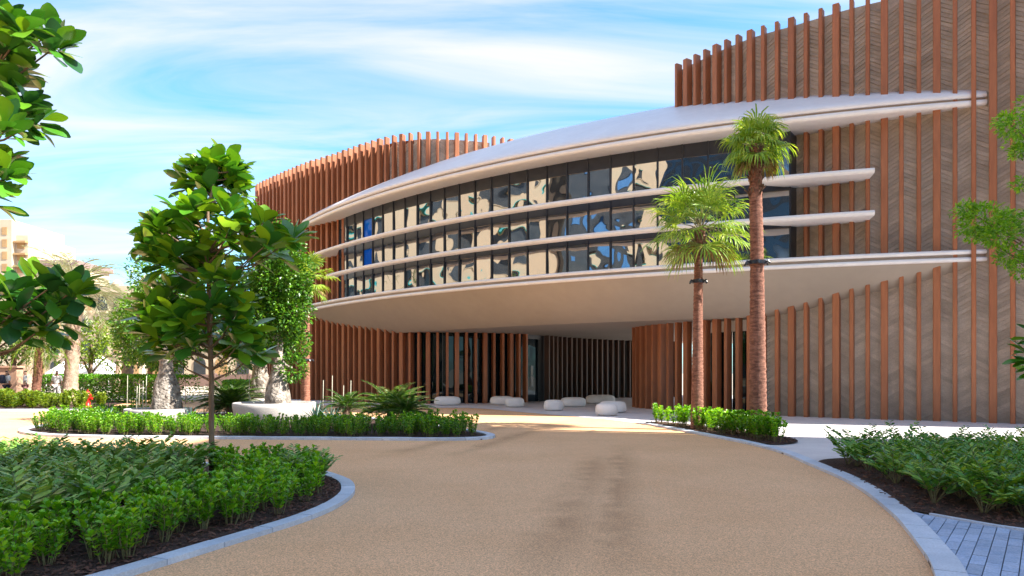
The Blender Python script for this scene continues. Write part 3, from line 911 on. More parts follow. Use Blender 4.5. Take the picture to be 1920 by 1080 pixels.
def block(name, label, x0, x1, y0, y1, h, wall, faces, mat_glass=None, hood=None, slab=None, nz=3.4, sp=4.0, hw=1.0, hz=1.7, skip=None):
    root = tag(empty(name, ((x0 + x1) / 2, (y0 + y1) / 2, 0)), label, 'building')
    off = Matrix.Translation((-(x0 + x1) / 2, -(y0 + y1) / 2, 0))
    mb = MB().box(x0, x1, y0, y1, 0, h).box(x0 - .2, x1 + .2, y0 - .2, y1 + .2, h, h + .7)
    o = mb.build('wall', M[wall], root); o.matrix_parent_inverse = off
    spots = []
    for ax, v, a, b, nx in faces:
        n = int((b - a) / sp)
        for i in range(n):
            for k in range(int((h - 2) / nz)):
                c = a + (b - a) * (i + .5) / n
                if skip and skip(i, k): continue
                z = 1.2 + k * nz
                spots.append((v, c, z, z + hz, hw, 'y', nx) if ax == 'x' else (c, v, z, z + hz, hw, 'x', nx))
    n0 = set(root.children)
    windows_on(spots, root, mat_glass or M['winglass'], M[slab] if slab else M[wall], hood)
    for c in root.children:
        if c not in n0: c.matrix_parent_inverse = off
    return root

# added unseen block, shaped to throw shade over the near drive from the right
block('shade_block', 'tall beige block added unseen outside the frame to shade the near drive', 24, 30, -9, 9.0, 32.5, 'cream', [('x', 24, -8.5, 8.5, -1)], sp=7.5, nz=4.2, hw=1.2)
# blocks mirrored in the strip windows (behind and beside the camera)
block('apartment_block', 'sunlit beige apartment block mirrored in the strip windows', -62, -44, -40, 56, 36, 'beige', [('x', -44, -39, 55, 1)], hood=M['teal'], sp=7.0, nz=6.0, hw=2.2, hz=3.9, skip=lambda i, k: (i * 3 + k * 5) % 5 == 0)
block('apartment_block', 'second beige block with dark window bays mirrored in the strip windows', -12, 12, -78, -60, 40, 'beige', [('y', -60, -11, 11, 1)], sp=7, nz=6.0, hw=1.9, hz=3.0)
block('glass_tower', 'dark blue office tower mirrored in the windows beside the palms', -66, -16, -86, -62, 46, 'bluewall', [('y', -62, -65, -17, 1)], sp=5, nz=5.5, hw=2.0, hz=3.6)

stair = tag(empty('stair_tower', (-42.5, -9, 0)), 'dark glazed stair tower with blue panels mirrored in the middle windows', 'building')
MB().box(-1.6, 2.2, -9, 9, 0, 38).build('wall', M['winglass'], stair)
for i in range(3):
    for k in range(5):
        MB().box(2.2, 2.4, -7.6 + i * 5.4, -4.6 + i * 5.4, 6 + k * 6.2, 9 + k * 6.2).build('blue_panel', M['bluepanel'], stair)

# far hotel buildings on the left
def far_tower():
    X0, X1, Y0, Y1 = -152, -121.6, 170, 190
    root = tag(empty('hotel_tower', (-136, 180, 0)), 'pale cream hotel tower with balcony recesses whose shade is painted ochre at the picture edge', 'building')
    off = Matrix.Translation((136, -180, 0))
    def put(mb, nm, mt):
        o = mb.build(nm, M[mt], root); o.matrix_parent_inverse = off
    put(MB().box(X0, -124.6, Y0, Y1, 0, 39.8).box(-124.6, X1, Y0 + 1.5, Y1, 0, 36.2), 'wall', 'cream')
    for k in range(9):
        z = 36.0 - k * 3.05
        put(MB().box(-127.0, -125.7, Y0 - .12, Y0 + .02, z, z + 1.9), 'window', 'ochre')  # ochre colour stands in for the shade inside windows and balconies
        if k > 0:
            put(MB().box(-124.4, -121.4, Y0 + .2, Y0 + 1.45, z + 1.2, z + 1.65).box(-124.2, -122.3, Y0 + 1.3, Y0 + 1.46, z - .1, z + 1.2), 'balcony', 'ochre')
far_tower()
def far_hotel(name, label, x0, x1, y0, y1, h, roof, rows_, step, arch=True, domes=()):
    cx, cy = (x0 + x1) / 2, (y0 + y1) / 2
    root = tag(empty(name, (cx, cy, 0)), label, 'building')
    off = Matrix.Translation((-cx, -cy, 0))
    def put(mb, nm, mt, smooth=False, par=None):
        o = mb.build(nm, M[mt], par or root, smooth)
        if not par: o.matrix_parent_inverse = off
        return o
    put(MB().box(x0, x1, y0, y1, 0, h), 'wall', 'cream')
    put(MB().box(x0 - .6, x1 + .6, y0 - .6, y1 + .6, h, h + 1.1), 'roof', roof)
    for k in range(rows_):
        z = 1.2 + k * 3.4
        if z + 2.6 > h: break
        n = int((x1 - x0) / step)
        for i in range(n):
            c = x0 + (x1 - x0) * (i + .5) / n
            w = step * .30
            prof = [(c - w, z), (c + w, z), (c + w, z + 1.5)]
            if arch:
                prof += [(c + w * math.cos(a), z + 1.5 + w * math.sin(a)) for a in np.linspace(0, math.pi, 7)[1:-1]]
            prof += [(c - w, z + 1.5)]
            m_ = len(prof)
            vs = [(px, y0 - .10, pz) for px, pz in prof] + [(px, y0 + .2, pz) for px, pz in prof]
            fs = [tuple(range(m_))] + [(q, q + m_, (q + 1) % m_ + m_, (q + 1) % m_) for q in range(m_)]
            win = put(MB().add(vs, fs), 'window', 'winglass' if (i + k) % 3 else 'ochre')
            put(MB().box(c - w - .15, c + w + .15, y0 - .5, y0 - .11, z - .3, z), 'balcony', 'cream')
    for dx, dz, r in domes:
        put(MB().box(dx - r, dx + r, cy - r, cy + r, h + 1.1, h + 1.1 + dz).lathe([(r * 1.15, h + 1.1 + dz), (r * .9, h + 1.1 + dz + r * .6), (r * .4, h + 1.1 + dz + r), (.05, h + 1.1 + dz + r * 1.15)], 12, (dx, cy)), 'turret', roof)
far_hotel('villa_block', 'low block with a flat plum-brown roof behind the pale palm', -101, -92, 144, 156, 24.2, 'rooftile', 6, 2.6, False)
far_hotel('arcade_hotel', 'white hotel with arched windows and a small turret behind the garden', -76, -58.5, 108, 122, 14.2, 'cream', 4, 2.5, True, [(-61.5, 1.8, .9), (-66.5, 1.2, .7)])
far_hotel('garden_villa', 'low white garden villa between palms and clipped trees', -44, -31, 82, 92, 5.4, 'cream', 1, 2.4, True)

# ================================================================== PLANTS
def quat_frame(d, up=Vector((0, 0, 1)), roll=0.0):
    d = d.normalized()
    s = d.cross(up)
    if s.length < 1e-3: s = d.cross(Vector((1, 0, 0)))
    s.normalize(); n = s.cross(d)
    m = Matrix((s, d, n)).transposed()
    return m @ Matrix.Rotation(roll, 3, 'Y')

def leaf_shape(L, W, fold=.18, curl=.2, tip=.62, seg=3):
    """obovate leaf along +Y with a midrib fold and a drooping tip; returns verts, faces"""
    if seg == 1:
        w = W / 2
        return np.array([(0, 0, 0), (-w, L * .5, fold * w), (0, L, -curl * L), (w, L * .5, fold * w)]), [(0, 3, 2), (0, 2, 1)]
    vs, fs = [], []
    ex = math.log(.5) / math.log(tip)
    for i in range(seg + 1):
        t = i / seg
        t = t if i in (0, seg) else t + .06
        w = W / 2 * (math.sin(math.pi * t ** ex) ** .8 if 0 < i < seg else (0.08 if i == 0 else .16))
        z = -curl * L * t * t
        y = L * t
        vs += [(-w, y, z + fold * w), (0, y, z), (w, y, z + fold * w)]
    for i in range(seg):
        a = i * 3
        fs += [(a, a + 1, a + 4, a + 3), (a + 1, a + 2, a + 5, a + 4)]
    return np.array(vs), fs

class Leaves:
    def __init__(self): self.v, self.f, self.n = [], [], 0
    def put(self, shape, mat3, pos, sc=1.0):
        V, Fs = shape
        A = np.array(mat3)
        W = (V * sc) @ A.T + np.array(pos)
        self.v.append(W)
        self.f.extend([tuple(i + self.n for i in f) for f in Fs])
        self.n += len(W)
    def build(self, name, mat, parent=None, loc=None, smooth=True):
        return mesh(name, np.vstack(self.v), self.f, mat, parent, smooth, None, loc)

def dir_from(az, el):
    return Vector((math.cos(az) * math.cos(el), math.sin(az) * math.cos(el), math.sin(el)))

def copies(proto, loc, rz, sc, label, cat, group):
    """A copy of a plant with copies of its parts."""
    r = proto.copy(); C.objects.link(r)
    r.location = loc; r.rotation_euler = (0, 0, rz); r.scale = (sc, sc, sc * random.uniform(.92, 1.08))
    tag(r, label, cat, group)
    for ch in PARTS[proto.name]:
        c = ch.copy(); C.objects.link(c); c.parent = r
    return r
PARTS = {}

# ---- small bright shrub
def shrub_proto(mat, stems=10, h=.46, leafL=.082, seed=0, spread=.20, bare=.30):
    random.seed(seed)
    root = empty('shrub', (0, 0, -50))
    lv, st = Leaves(), MB()
    shp = [leaf_shape(leafL, leafL * .66, .25, .12, .6, 3), leaf_shape(leafL * .8, leafL * .56, .2, .2, .6, 3)]
    for i in range(stems):
        az = random.uniform(0, 6.283); rr = spread * math.sqrt(random.random())
        b = Vector((math.cos(az) * rr * .35, math.sin(az) * rr * .35, 0))
        hh = h * random.uniform(.66, 1.06)
        t = Vector((math.cos(az) * rr, math.sin(az) * rr, hh))
        mid = b.lerp(t, .5) + Vector((random.uniform(-.02, .02), random.uniform(-.02, .02), 0))
        st.tube([b, mid, t], [.006, .005, .003], 4, cap=False)
        z = bare
        while z < 1.0:
            p = b.lerp(mid, z * 2) if z < .5 else mid.lerp(t, z * 2 - 1)
            a0 = random.uniform(0, 6.28)
            for q in range(2):
                d = dir_from(a0 + q * math.pi + random.uniform(-.4, .4), R(random.uniform(22, 62)))
                lv.put(random.choice(shp), quat_frame(d, roll=random.uniform(-.4, .4)), p, random.uniform(.75, 1.15))
            z += .040 / hh * random.uniform(.8, 1.2)
        for q in range(4):
            lv.put(shp[0], quat_frame(dir_from(q * 1.57 + random.uniform(-.3, .3), R(random.uniform(45, 75)))), t, random.uniform(.8, 1.1))
    a = lv.build('foliage', mat, root); b = st.build('stems', M['stem'], root)
    PARTS[root.name] = [a, b]
    return root

def zamia_proto(mat, fronds=13, L=.72, seed=0, leafL=.15, pairs=9, elev=(46, 88)):
    random.seed(seed)
    root = empty('zamia_plant', (0, 0, -50))
    lv, st = Leaves(), MB()
    shp = leaf_shape(leafL, leafL * .38, .15, .12, .58, 3)
    for i in range(fronds):
        az = i * 2.399 + random.uniform(-.3, .3)
        el = R(random.uniform(*elev)); l = L * random.uniform(.75, 1.12)
        pts = []
        p = Vector((math.cos(az) * .03, math.sin(az) * .03, 0.01)); e = el
        N = 8
        for q in range(N + 1):
            pts.append(p.copy())
            p = p + dir_from(az, e) * (l / N)
            e -= R(random.uniform(2, 7))
        st.tube(pts, [.007 - .0006 * q for q in range(N + 1)], 4, cap=False)
        for q in range(pairs):
            t = .32 + .68 * q / (pairs - 1)
            f = t * N; k = min(int(f), N - 1); pp = pts[k].lerp(pts[k + 1], f - k)
            d = (pts[k + 1] - pts[k]).normalized()
            side = d.cross(Vector((0, 0, 1))).normalized()
            sc = .65 + .5 * math.sin(math.pi * (.2 + .75 * (q / (pairs - 1))))
            for sg in (-1, 1):
                dd = (side * sg * .9 + d * .6 + Vector((random.gauss(0, .1), random.gauss(0, .1), .12))).normalized()
                lv.put(shp, quat_frame(dd, up=(d.cross(side) * -1 if False else Vector((0, 0, 1))), roll=random.uniform(-.7, .7)), pp, sc * random.uniform(.9, 1.1))
    a = lv.build('foliage', mat, root); b = st.build('stems', M['stem'], root)
    PARTS[root.name] = [a, b]
    return root

def drop(protos):
    for p in protos:
        for c in PARTS[p.name]: bpy.data.objects.remove(c)
        bpy.data.objects.remove(p)

def jittered(pg, sp, test, jit=.3):
    P = np.array(pg); out = []
    x0, y0 = P.min(0); x1, y1 = P.max(0)
    yy, row = y0, 0
    while yy < y1:
        xx = x0 + (sp / 2 if row % 2 else 0)
        while xx < x1:
            p = (xx + random.uniform(-jit, jit) * sp, yy + random.uniform(-jit, jit) * sp)
            if inside(p, pg) and test(p): out.append(p)
            xx += sp
        yy += sp * .88; row += 1
    return out

random.seed(3)
in_view = lambda p, m=.5: p[1] > .5 and abs(p[0]) < p[1] * .75 + m
shr = [shrub_proto(M['shrub'], seed=s) for s in range(5)]
# near bed: a belt of bright shrubs along the kerb
random.seed(21)
near_k = Curve(KERB_NEAR, 10)
kerb_line_pts = [tuple(p) for p in near_k.D]
def kd(p): return np.hypot(near_k.D[:, 0] - p[0], near_k.D[:, 1] - p[1]).min()
cnt = 0
for p in jittered(BED_NEAR, .30, lambda p: .22 < kd(p) < 1.42 and p[1] < 10.2 and p[0] > -6 and in_view(p, .45)):
    copies(random.choice(shr), (p[0], p[1], .03), random.uniform(0, 6.28), random.uniform(.66, .92), ['bright green shrub in the front row right beside the near kerb', 'bright green shrub in the second row behind the near kerb', 'bright green shrub in the back rows, next to the feathery plants'][0 if kd(p) < .5 else 1 if kd(p) < .8 else 2], 'shrub', 'bright shrubs along the near kerb')
    cnt += 1
zam = [zamia_proto(M['zamia'], seed=40 + s) for s in range(4)]
for p in jittered(BED_NEAR, .46, lambda p: kd(p) >= 1.25 and p[1] > 5.2 and in_view(p, .6) and not (abs(p[0] + .439 * p[1]) < .42 and p[1] < 9.75)):
    copies(random.choice(zam), (p[0], p[1], .03), random.uniform(0, 6.28), random.uniform(.66, .95), ['grey-green feathery plant at the back of the near bed, next to the drive', 'grey-green feathery plant directly behind the bright shrubs of the near bed'][0 if p[1] > 8.6 else 1], 'plant', 'feathery plants in the near bed')
    cnt += 1
for x, y in ((-2.55, 9.05), (-2.75, 8.75), (-3.2, 9.9), (-2.85, 9.5)):
    copies(random.choice(zam), (x, y, .03), random.uniform(0, 6.28), random.uniform(.6, .75), 'grey-green feathery plant at the rounded end of the near bed', 'plant', 'feathery plants at the bed end')
# palm bed shrubs
for p in jittered(PG_PALM, .31, lambda p: edge_dist(p, PG_PALM) > .26):
    copies(random.choice(shr), (p[0], p[1], .03), random.uniform(0, 6.28), random.uniform(.9, 1.18), 'green shrub in the clump around the fan palm trunks', 'shrub', 'shrubs around the fan palms')
    cnt += 1
# right bed zamias
zdk = [zamia_proto(M['zamia_dark'], seed=60 + s, L=.78, leafL=.135, pairs=10, elev=(50, 89), fronds=9 + s % 3) for s in range(6)]
for p in jittered(PG_RIGHT, .43, lambda p: edge_dist(p, PG_RIGHT) > .3 and in_view(p, .7)):
    copies(random.choice(zdk), (p[0], p[1], .03), random.uniform(0, 6.28), random.uniform(.55, .86), ['dark green feathery plant at the front edge of the bed behind the pavers', 'dark green feathery plant at the back of the bed, against the bright paving', 'dark green feathery plant in the middle of the bed behind the pavers'][0 if p[1] < 7.6 else 1 if p[1] > 10.4 else 2], 'plant', 'feathery plants behind the pavers')
    cnt += 1
# island hedge: rows of shrubs just inside the kerb
hdg = [shrub_proto(M['hedge'], seed=80 + s, stems=13, h=.50, spread=.24, bare=.22, leafL=.075) for s in range(4)]
for p in jittered(PG_ISLAND, .37, lambda p: .22 < edge_dist(p, PG_ISLAND) < 1.45 and (p[1] < 18.2 + max(0, -p[0] - 9) * .9 or (p[0] < -11.5 and p[1] < 22))):
    copies(random.choice(hdg), (p[0], p[1], .03), random.uniform(0, 6.28), random.uniform(.70, .95), ['clipped green shrub in the low hedge on the rounded far left end of the island', 'clipped green shrub in the low hedge in front of the planters', 'clipped green shrub in the low hedge at the narrow end by the cycads'][0 if p[0] < -11.3 else 1 if p[0] < -5.2 else 2], 'shrub', 'low hedge shrubs edging the island')
    cnt += 1
# sunny bed across the drive
lim = [shrub_proto(M['lime'], seed=100 + s, stems=12, h=.62, spread=.38, bare=.15, leafL=.13) for s in range(3)]
for p in jittered(PG_FAR, .72, lambda p: .3 < edge_dist(p, PG_FAR) and p[1] < 31.5 and in_view(p, .5) and not (abs(p[0] + 18.4) < .75 and p[1] > 28.5)):
    copies(random.choice(lim), (p[0], p[1], .03), random.uniform(0, 6.28), random.uniform(.65, 1.1), 'yellow-green leafy shrub in the sunny bed across the drive', 'shrub', 'yellow-green shrubs across the drive')
    cnt += 1
drop(shr + zam + zdk + hdg + lim)
print('plants', cnt)

# ---- big-leaved trees
FL = [leaf_shape(.35, .215, .16, .10, .64, 5), leaf_shape(.30, .19, .22, .22, .64, 5), leaf_shape(.33, .18, .12, .05, .62, 5)]
def big_leaf_tree(name, label, base, trunk_pts, trunk_r, spots, limbs_from, n_leaf=(15, 20), scl=.92, seed=1, stem_mat='bark', squeeze=1.0, grow=1.0):
    g3 = lambda p: (p[0] * grow, p[1] * grow, 1.5 + (p[2] - 1.5) * grow if p[2] > .8 else p[2])
    base = (base[0] * grow, base[1] * grow, base[2]); trunk_pts = [g3(p) for p in trunk_pts]; spots = [g3(p) for p in spots if grow == 1.0 or p[2] > 1.72]
    random.seed(seed)
    root = tag(empty(name, base), label, 'tree')
    B = Vector(base)
    tb = MB().tube([Vector(p) - B for p in trunk_pts], trunk_r, 9)
    tp = [Vector(p) for p in trunk_pts]
    lm, lv = MB(), Leaves()
    for sp in spots:
        P = Vector(sp)
        P.x, P.y = B.x + (P.x - B.x) * squeeze, B.y + (P.y - B.y) * squeeze
        # nearest point on the trunk that lies lower than the leaf whorl
        best = None
        for i in range(len(tp) - 1):
            for q in range(6):
                a = tp[i].lerp(tp[i + 1], q / 5)
                if a.z < limbs_from or a.z > P.z - .05: continue
                d = (P - a).length + .6 * abs((P.z - a.z) - .45)
                if best is None or d < best[0]: best = (d, a)
        a = best[1] if best else tp[-2]
        mid = a.lerp(P, .55) + Vector((0, 0, -.08 * (P - a).length))
        L = (P - a).length
        lm.tube([a - B, mid - B, P - B], [.012 + .008 * min(L, 1.2), .011, .007], 5, cap=False)
        out = (P - a); out.z *= .5
        if out.length < .05: out = Vector((0, 0, 1))
        ax = (out.normalized() * .6 + Vector((0, 0, .75))).normalized()
        e1 = ax.orthogonal().normalized(); e2 = ax.cross(e1)
        for k in range(random.randint(*n_leaf)):
            az = k * 2.399 + random.uniform(-.3, .3)
            tilt = R(random.uniform(18, 100))
            d = ax * math.cos(tilt) + (e1 * math.cos(az) + e2 * math.sin(az)) * math.sin(tilt)
            pp = P - ax * random.uniform(0, .14) - B
            lv.put(random.choice(FL), quat_frame(d, roll=random.uniform(-.5, .5)), pp + d * .03, scl * random.uniform(.7, 1.1))
    tr = tb.build('trunk', M[stem_mat], root, True)
    lm.build('branches', M[stem_mat], tr, True)
    lv.build('crown', M['fiddle'], root)
    return root
CROWN_A = [(-3.9, 8.84, 4.23), (-3.61, 8.97, 4.18), (-3.81, 9.02, 4.32), (-4.38, 9.19, 4.05), (-3.94, 8.96, 3.95), (-3.69, 9.16, 3.92), (-3.39, 8.18, 3.45), (-4.26, 8.66, 3.56), (-4.16, 9.19, 3.62), (-4.67, 8.86, 3.4), (-4.36, 9.14, 3.36), (-3.43, 8.27, 3.21), (-4.69, 8.67, 3.16), (-4.22, 8.42, 3.01), (-3.83, 8.75, 3.0), (-3.36, 8.78, 3.28), (-2.87, 8.16, 3.06), (-2.62, 8.39, 3.17), (-3.17, 8.46, 2.95), (-3.08, 9.16, 3.11), (-4.29, 8.99, 2.83), (-3.64, 8.33, 2.67), (-4.58, 9.03, 2.63), (-3.37, 8.3, 2.6), (-4.07, 8.83, 2.47), (-4.08, 8.29, 2.21), (-3.57, 8.15, 2.3), (-4.7, 9.11, 2.07), (-3.99, 8.38, 1.89), (-4.26, 8.39, 1.66), (-4.18, 9.23, 2.11), (-3.77, 9.11, 2.07), (-3.24, 8.47, 2.1), (-3.63, 9.21, 1.82), (-3.24, 8.74, 1.77), (-3.68, 8.9, 1.64), (-3.99, 8.38, 1.6), (-4.66, 9.19, 1.82), (-4.7, 8.91, 2.4), (-3.92, 9.21, 3.23), (-4.17, 9.13, 3.14), (-4.37, 8.48, 2.89), (-4.61, 8.55, 2.2), (-4.0, 8.33, 2.09), (-3.38, 8.31, 2.18), (-3.85, 8.22, 3.52), (-3.35, 8.48, 1.9)]
_e = random.Random(8)
for _ in range(26):       # more whorls between neighbouring ones
    a_ = _e.choice(CROWN_A[:47]); b_ = sorted(CROWN_A[:47], key=lambda q: sum((q[i] - a_[i]) ** 2 for i in range(3)))[_e.randint(2, 5)]
    CROWN_A.append(tuple((a_[i] + b_[i]) / 2 + _e.uniform(-.08, .08) for i in range(3)))
CROWN_B = [(-5.12, 6.89, 5.05), (-4.52, 6.35, 4.73), (-4.7, 6.96, 4.97), (-4.42, 6.65, 4.7), (-4.87, 6.63, 4.61), (-5.09, 7.09, 4.66), (-5.01, 6.78, 4.36), (-4.72, 6.63, 4.14), (-4.93, 6.78, 4.04), (-4.83, 6.98, 4.09), (-4.75, 6.4, 3.8), (-5.39, 7.23, 3.76), (-4.72, 6.37, 3.37), (-5.43, 7.02, 5.01), (-5.55, 7.11, 4.28), (-4.92, 6.37, 3.29), (-5.29, 7.06, 3.35), (-4.91, 6.68, 2.33), (-4.83, 6.87, 2.41), (-4.27, 6.36, 2.32), (-4.07, 6.39, 2.3), (-4.73, 6.51, 2.11), (-4.96, 7.21, 2.23), (-4.28, 6.53, 2.09), (-5.22, 7.03, 1.99), (-5.11, 7.19, 1.98), (-5.57, 7.2, 2.29), (-4.53, 6.66, 1.97), (-5.11, 6.67, 2.02), (-5.33, 6.82, 4.59), (-5.56, 7.05, 3.81), (-4.73, 6.45, 4.67), (-4.91, 7.02, 4.98), (-4.58, 7.07, 2.33), (-5.12, 7.12, 2.33)]
big_leaf_tree('big_leaf_tree', 'young slim-trunked tree with big glossy leaves in the near bed', (-3.82, 8.7, .03),
              [(-3.82, 8.7, .0), (-3.83, 8.7, .7), (-3.84, 8.72, 1.4), (-3.87, 8.74, 2.1), (-3.90, 8.76, 2.9), (-3.92, 8.8, 3.6), (-3.84, 8.85, 4.1)], [.043, .038, .035, .034, .028, .02, .012], CROWN_A, 1.3, seed=4, squeeze=.95, scl=1.05, n_leaf=(15, 20), grow=1.1)
big_leaf_tree('big_leaf_tree', 'big-leaved tree reaching in from beyond the picture edge', (-5.75, 7.1, .03),
              [(-5.75, 7.1, .0), (-5.75, 7.1, 1.2), (-5.72, 7.05, 2.2), (-5.68, 7.0, 3.2), (-5.65, 7.0, 4.2), (-5.6, 7.0, 5.0)], [.06, .055, .05, .045, .035, .02], CROWN_B, 1.5, seed=9, scl=.84)
big_leaf_tree('big_leaf_tree', 'dark big leaves just entering beside the tall stone wall', (6.35, 7.6, .03),
              [(6.35, 7.6, .0), (6.35, 7.6, 1.0), (6.3, 7.6, 1.6), (6.2, 7.6, 2.2)], [.035, .03, .025, .015], [(5.74, 7.6, 1.75), (5.82, 7.6, 1.95), (5.9, 7.7, 1.6), (6.2, 7.6, 2.3)], .9, seed=12, scl=.8)

# ---- clipped trees with swollen trunks in round planters
def leaf_blobs(blobs, shape, n_area, seed, flat=1.0, origin=(0, 0, 0), sc=(.7, 1.2), noise=.16):
    random.seed(seed)
    lv = Leaves(); O = Vector(origin)
    for (x, y, z, r) in blobs:
        n = int(n_area * r * r)
        c = Vector((x, y, z)) - O
        ph = [random.uniform(0, 6.28) for _ in range(4)]
        for _ in range(n):
            az = random.uniform(0, 6.283); sz = random.uniform(-1, 1); el = math.asin(sz)
            d = dir_from(az, el)
            lump = 1 + noise * math.sin(3 * az + ph[0]) * math.cos(2.5 * el + ph[1]) + noise * .7 * math.sin(7 * az + ph[2] + 4 * el)
            rr = r * lump * (random.uniform(.55, 1.03) if random.random() < .4 else random.uniform(.88, 1.06))
            p = c + Vector((d.x, d.y, d.z * flat)) * rr
            dd = (d + Vector((random.gauss(0, .55), random.gauss(0, .55), random.gauss(.1, .5)))).normalized()
            lv.put(shape, quat_frame(dd, roll=random.uniform(-1, 1)), p, random.uniform(*sc))
    return lv
SM = leaf_shape(.115, .066, .2, .15, .6, 1)
SM2 = leaf_shape(.11, .06, .2, .15, .6, 2)
TOPI_1 = [(-6.72, 19.54, 5.09, 0.7), (-7.7, 20.45, 4.69, 0.66), (-6.43, 19.59, 4.33, 0.66), (-7.13, 19.84, 3.75, 0.75), (-6.44, 20.11, 3.39, 0.53), (-7.02, 20.42, 2.86, 0.7), (-7.36, 19.84, 2.43, 0.55), (-6.51, 20.42, 2.38, 0.47), (-6.45, 20.05, 1.66, 0.38), (-7.58, 19.81, 3.67, 0.47), (-6.19, 19.82, 3.9, 0.34), (-6.61, 19.68, 3.34, 0.62), (-7.19, 19.58, 3.18, 0.62), (-6.83, 19.65, 4.11, 0.7)]
TOPI_2 = [(-11.19, 21.23, 4.49, 0.66), (-10.63, 21.6, 3.86, 0.74), (-10.94, 20.59, 3.27, 0.79), (-9.75, 20.46, 2.78, 0.66), (-11.77, 21.58, 2.51, 0.66), (-10.68, 21.04, 2.08, 0.59), (-9.3, 20.89, 3.78, 0.66), (-9.05, 20.68, 2.79, 0.59), (-11.88, 21.11, 2.98, 0.46), (-11.03, 21.39, 3.92, 0.66)]
def bottle_tree(label, base, prof, blobs, seed, dens=3600):
    root = tag(empty('bottle_tree', base), label, 'tree')
    random.seed(seed)
    p1, p2 = random.uniform(0, 6), random.uniform(0, 6)
    wob = lambda a, z: 1 + .07 * math.sin(5 * a + p1 + z * 3) + .05 * math.sin(11 * a + p2 - z * 5) + .03 * math.sin(17 * a + z * 23)
    tr = MB().lathe(prof, 28, (0, 0), 0, wob)
    lm = MB()
    top = Vector((0, 0, prof[-1][1]))
    for (x, y, z, r) in blobs:
        P = Vector((x, y, z)) - Vector(base)
        a = Vector((0, 0, min(top.z, max(prof[-1][1] * .55, P.z - .8))))
        lm.tube([a, a.lerp(P, .5) + Vector((0, 0, -.1)), P], [.07, .05, .03], 6, cap=False)
    t = tr.build('trunk', M['bark_pale'], root, True)
    lm.build('branches', M['bark_pale'], t, True)
    leaf_blobs(blobs, SM, dens, seed, origin=base).build('crown', M['topiary'], root, smooth=False)
    return root
def planter(label, x, y, r, h):
    root = tag(empty('round_planter', (x, y, .03)), label, 'planter', 'round stone planters on the island')
    MB().lathe([(r * .86, 0), (r * .95, h * .3), (r, h * .8), (r, h * .97), (r * .985, h), (r * .93, h), (r * .915, h * .97), (r * .91, h * .86)], 48).build('pot', M['pot'], root, True)
    MB().lathe([(r * .90, h * .80), (r * .905, h * .88), (r * .4, h * .92), (.02, h * .93)], 32).build('soil', M['soil'], root, True)
planter('wide round stone planter below the tall clipped tree', -6.95, 20.0, 1.16, .62)
planter('lower round stone planter left of the slim trunk', -10.3, 19.9, .90, .45)
planter('small stone planter mostly hidden behind the wide one', -8.6, 23.6, .72, .62)
PROF1 = [(.36, .40), (.37, .55), (.35, .8), (.31, 1.05), (.25, 1.3), (.19, 1.55), (.15, 1.9), (.11, 2.6), (.07, 3.6)]
bottle_tree('tall clipped tree with swollen pale trunk in the wide planter', (-6.85, 20.0, .03), PROF1, TOPI_1, 31)
PROF2 = [(.40, .26), (.41, .5), (.37, .8), (.33, 1.05), (.28, 1.25), (.20, 1.5), (.15, 2.0), (.10, 3.2)]
bottle_tree('clipped tree with a knobbly grey trunk behind the slim big-leaved tree', (-10.1, 19.95, .03), PROF2, TOPI_2, 33, 3000)
PROF3 = [(.30, .5), (.30, .9), (.27, 1.3), (.24, 1.6), (.15, 2.1), (.10, 3.0)]
bottle_tree('pale swollen-trunked tree half hidden behind the tall clipped one', (-8.7, 23.6, .03), PROF3, [(-8.9, 23.6, 3.4, .8), (-9.5, 23.4, 2.9, .65), (-8.2, 23.8, 2.8, .7), (-9.0, 23.3, 2.5, .6)], 35, 2600)

# ---- cycads, agaves, canes on the island
def cycad(label, loc, L, n, seed, el=(8, 75), mat='cycad', scale_z=1):
    random.seed(seed)
    root = tag(empty('cycad', loc), label, 'plant', 'cycads on the island')
    lv, st = Leaves(), MB()
    shp = leaf_shape(.18 * L / .8, .024, .1, .15, .5, 1)
    for i in range(n):
        az = i * 2.399 + random.uniform(-.2, .2)
        e = R(el[0] + (el[1] - el[0]) * ((i + .5) / n) + random.uniform(-6, 6)); l = L * random.uniform(.85, 1.1)
        pts, p = [], Vector((math.cos(az) * .04, math.sin(az) * .04, .40))
        for q in range(9):
            pts.append(p.copy()); p = p + dir_from(az, e) * l / 8; e -= R(8)
        st.tube(pts, [.009 - .0008 * q for q in range(9)], 4, cap=False)
        for q in range(22):
            t = .12 + .88 * q / 21; f = t * 8; k = min(int(f), 7); pp = pts[k].lerp(pts[k + 1], f - k)
            d = (pts[k + 1] - pts[k]).normalized(); side = d.cross(Vector((0, 0, 1))).normalized(); upv = side.cross(d)
            sc = .45 + .6 * math.sin(math.pi * (.12 + .8 * t))
            for sg in (-1, 1):
                lv.put(shp, quat_frame((side * sg + d * .55 + upv * .35).normalized(), roll=random.uniform(-.3, .3)), pp, sc)
    MB().lathe([(.11, 0), (.13, .2), (.11, .4), (.03, .46)], 10).build('trunk', M['bark'], root, True)
    st.build('stems', M['stem'], root); lv.build('crown', M[mat], root)
cycad('spreading green cycad at the narrow end of the island', (-3.35, 18.9, .03), 1.1, 40, 1)
cycad('lower dark cycad in front of the spreading one', (-2.78, 17.9, .03), .85, 34, 2)
cycad('dark cycad between the two planters', (-8.75, 21.2, .03), 1.05, 34, 3)
cycad('dark cycad behind the slim tree trunk', (-9.2, 22.3, .03), 1.2, 30, 4)
cycad('small cycad to the right of the wide planter', (-5.0, 20.6, .03), .8, 26, 5)
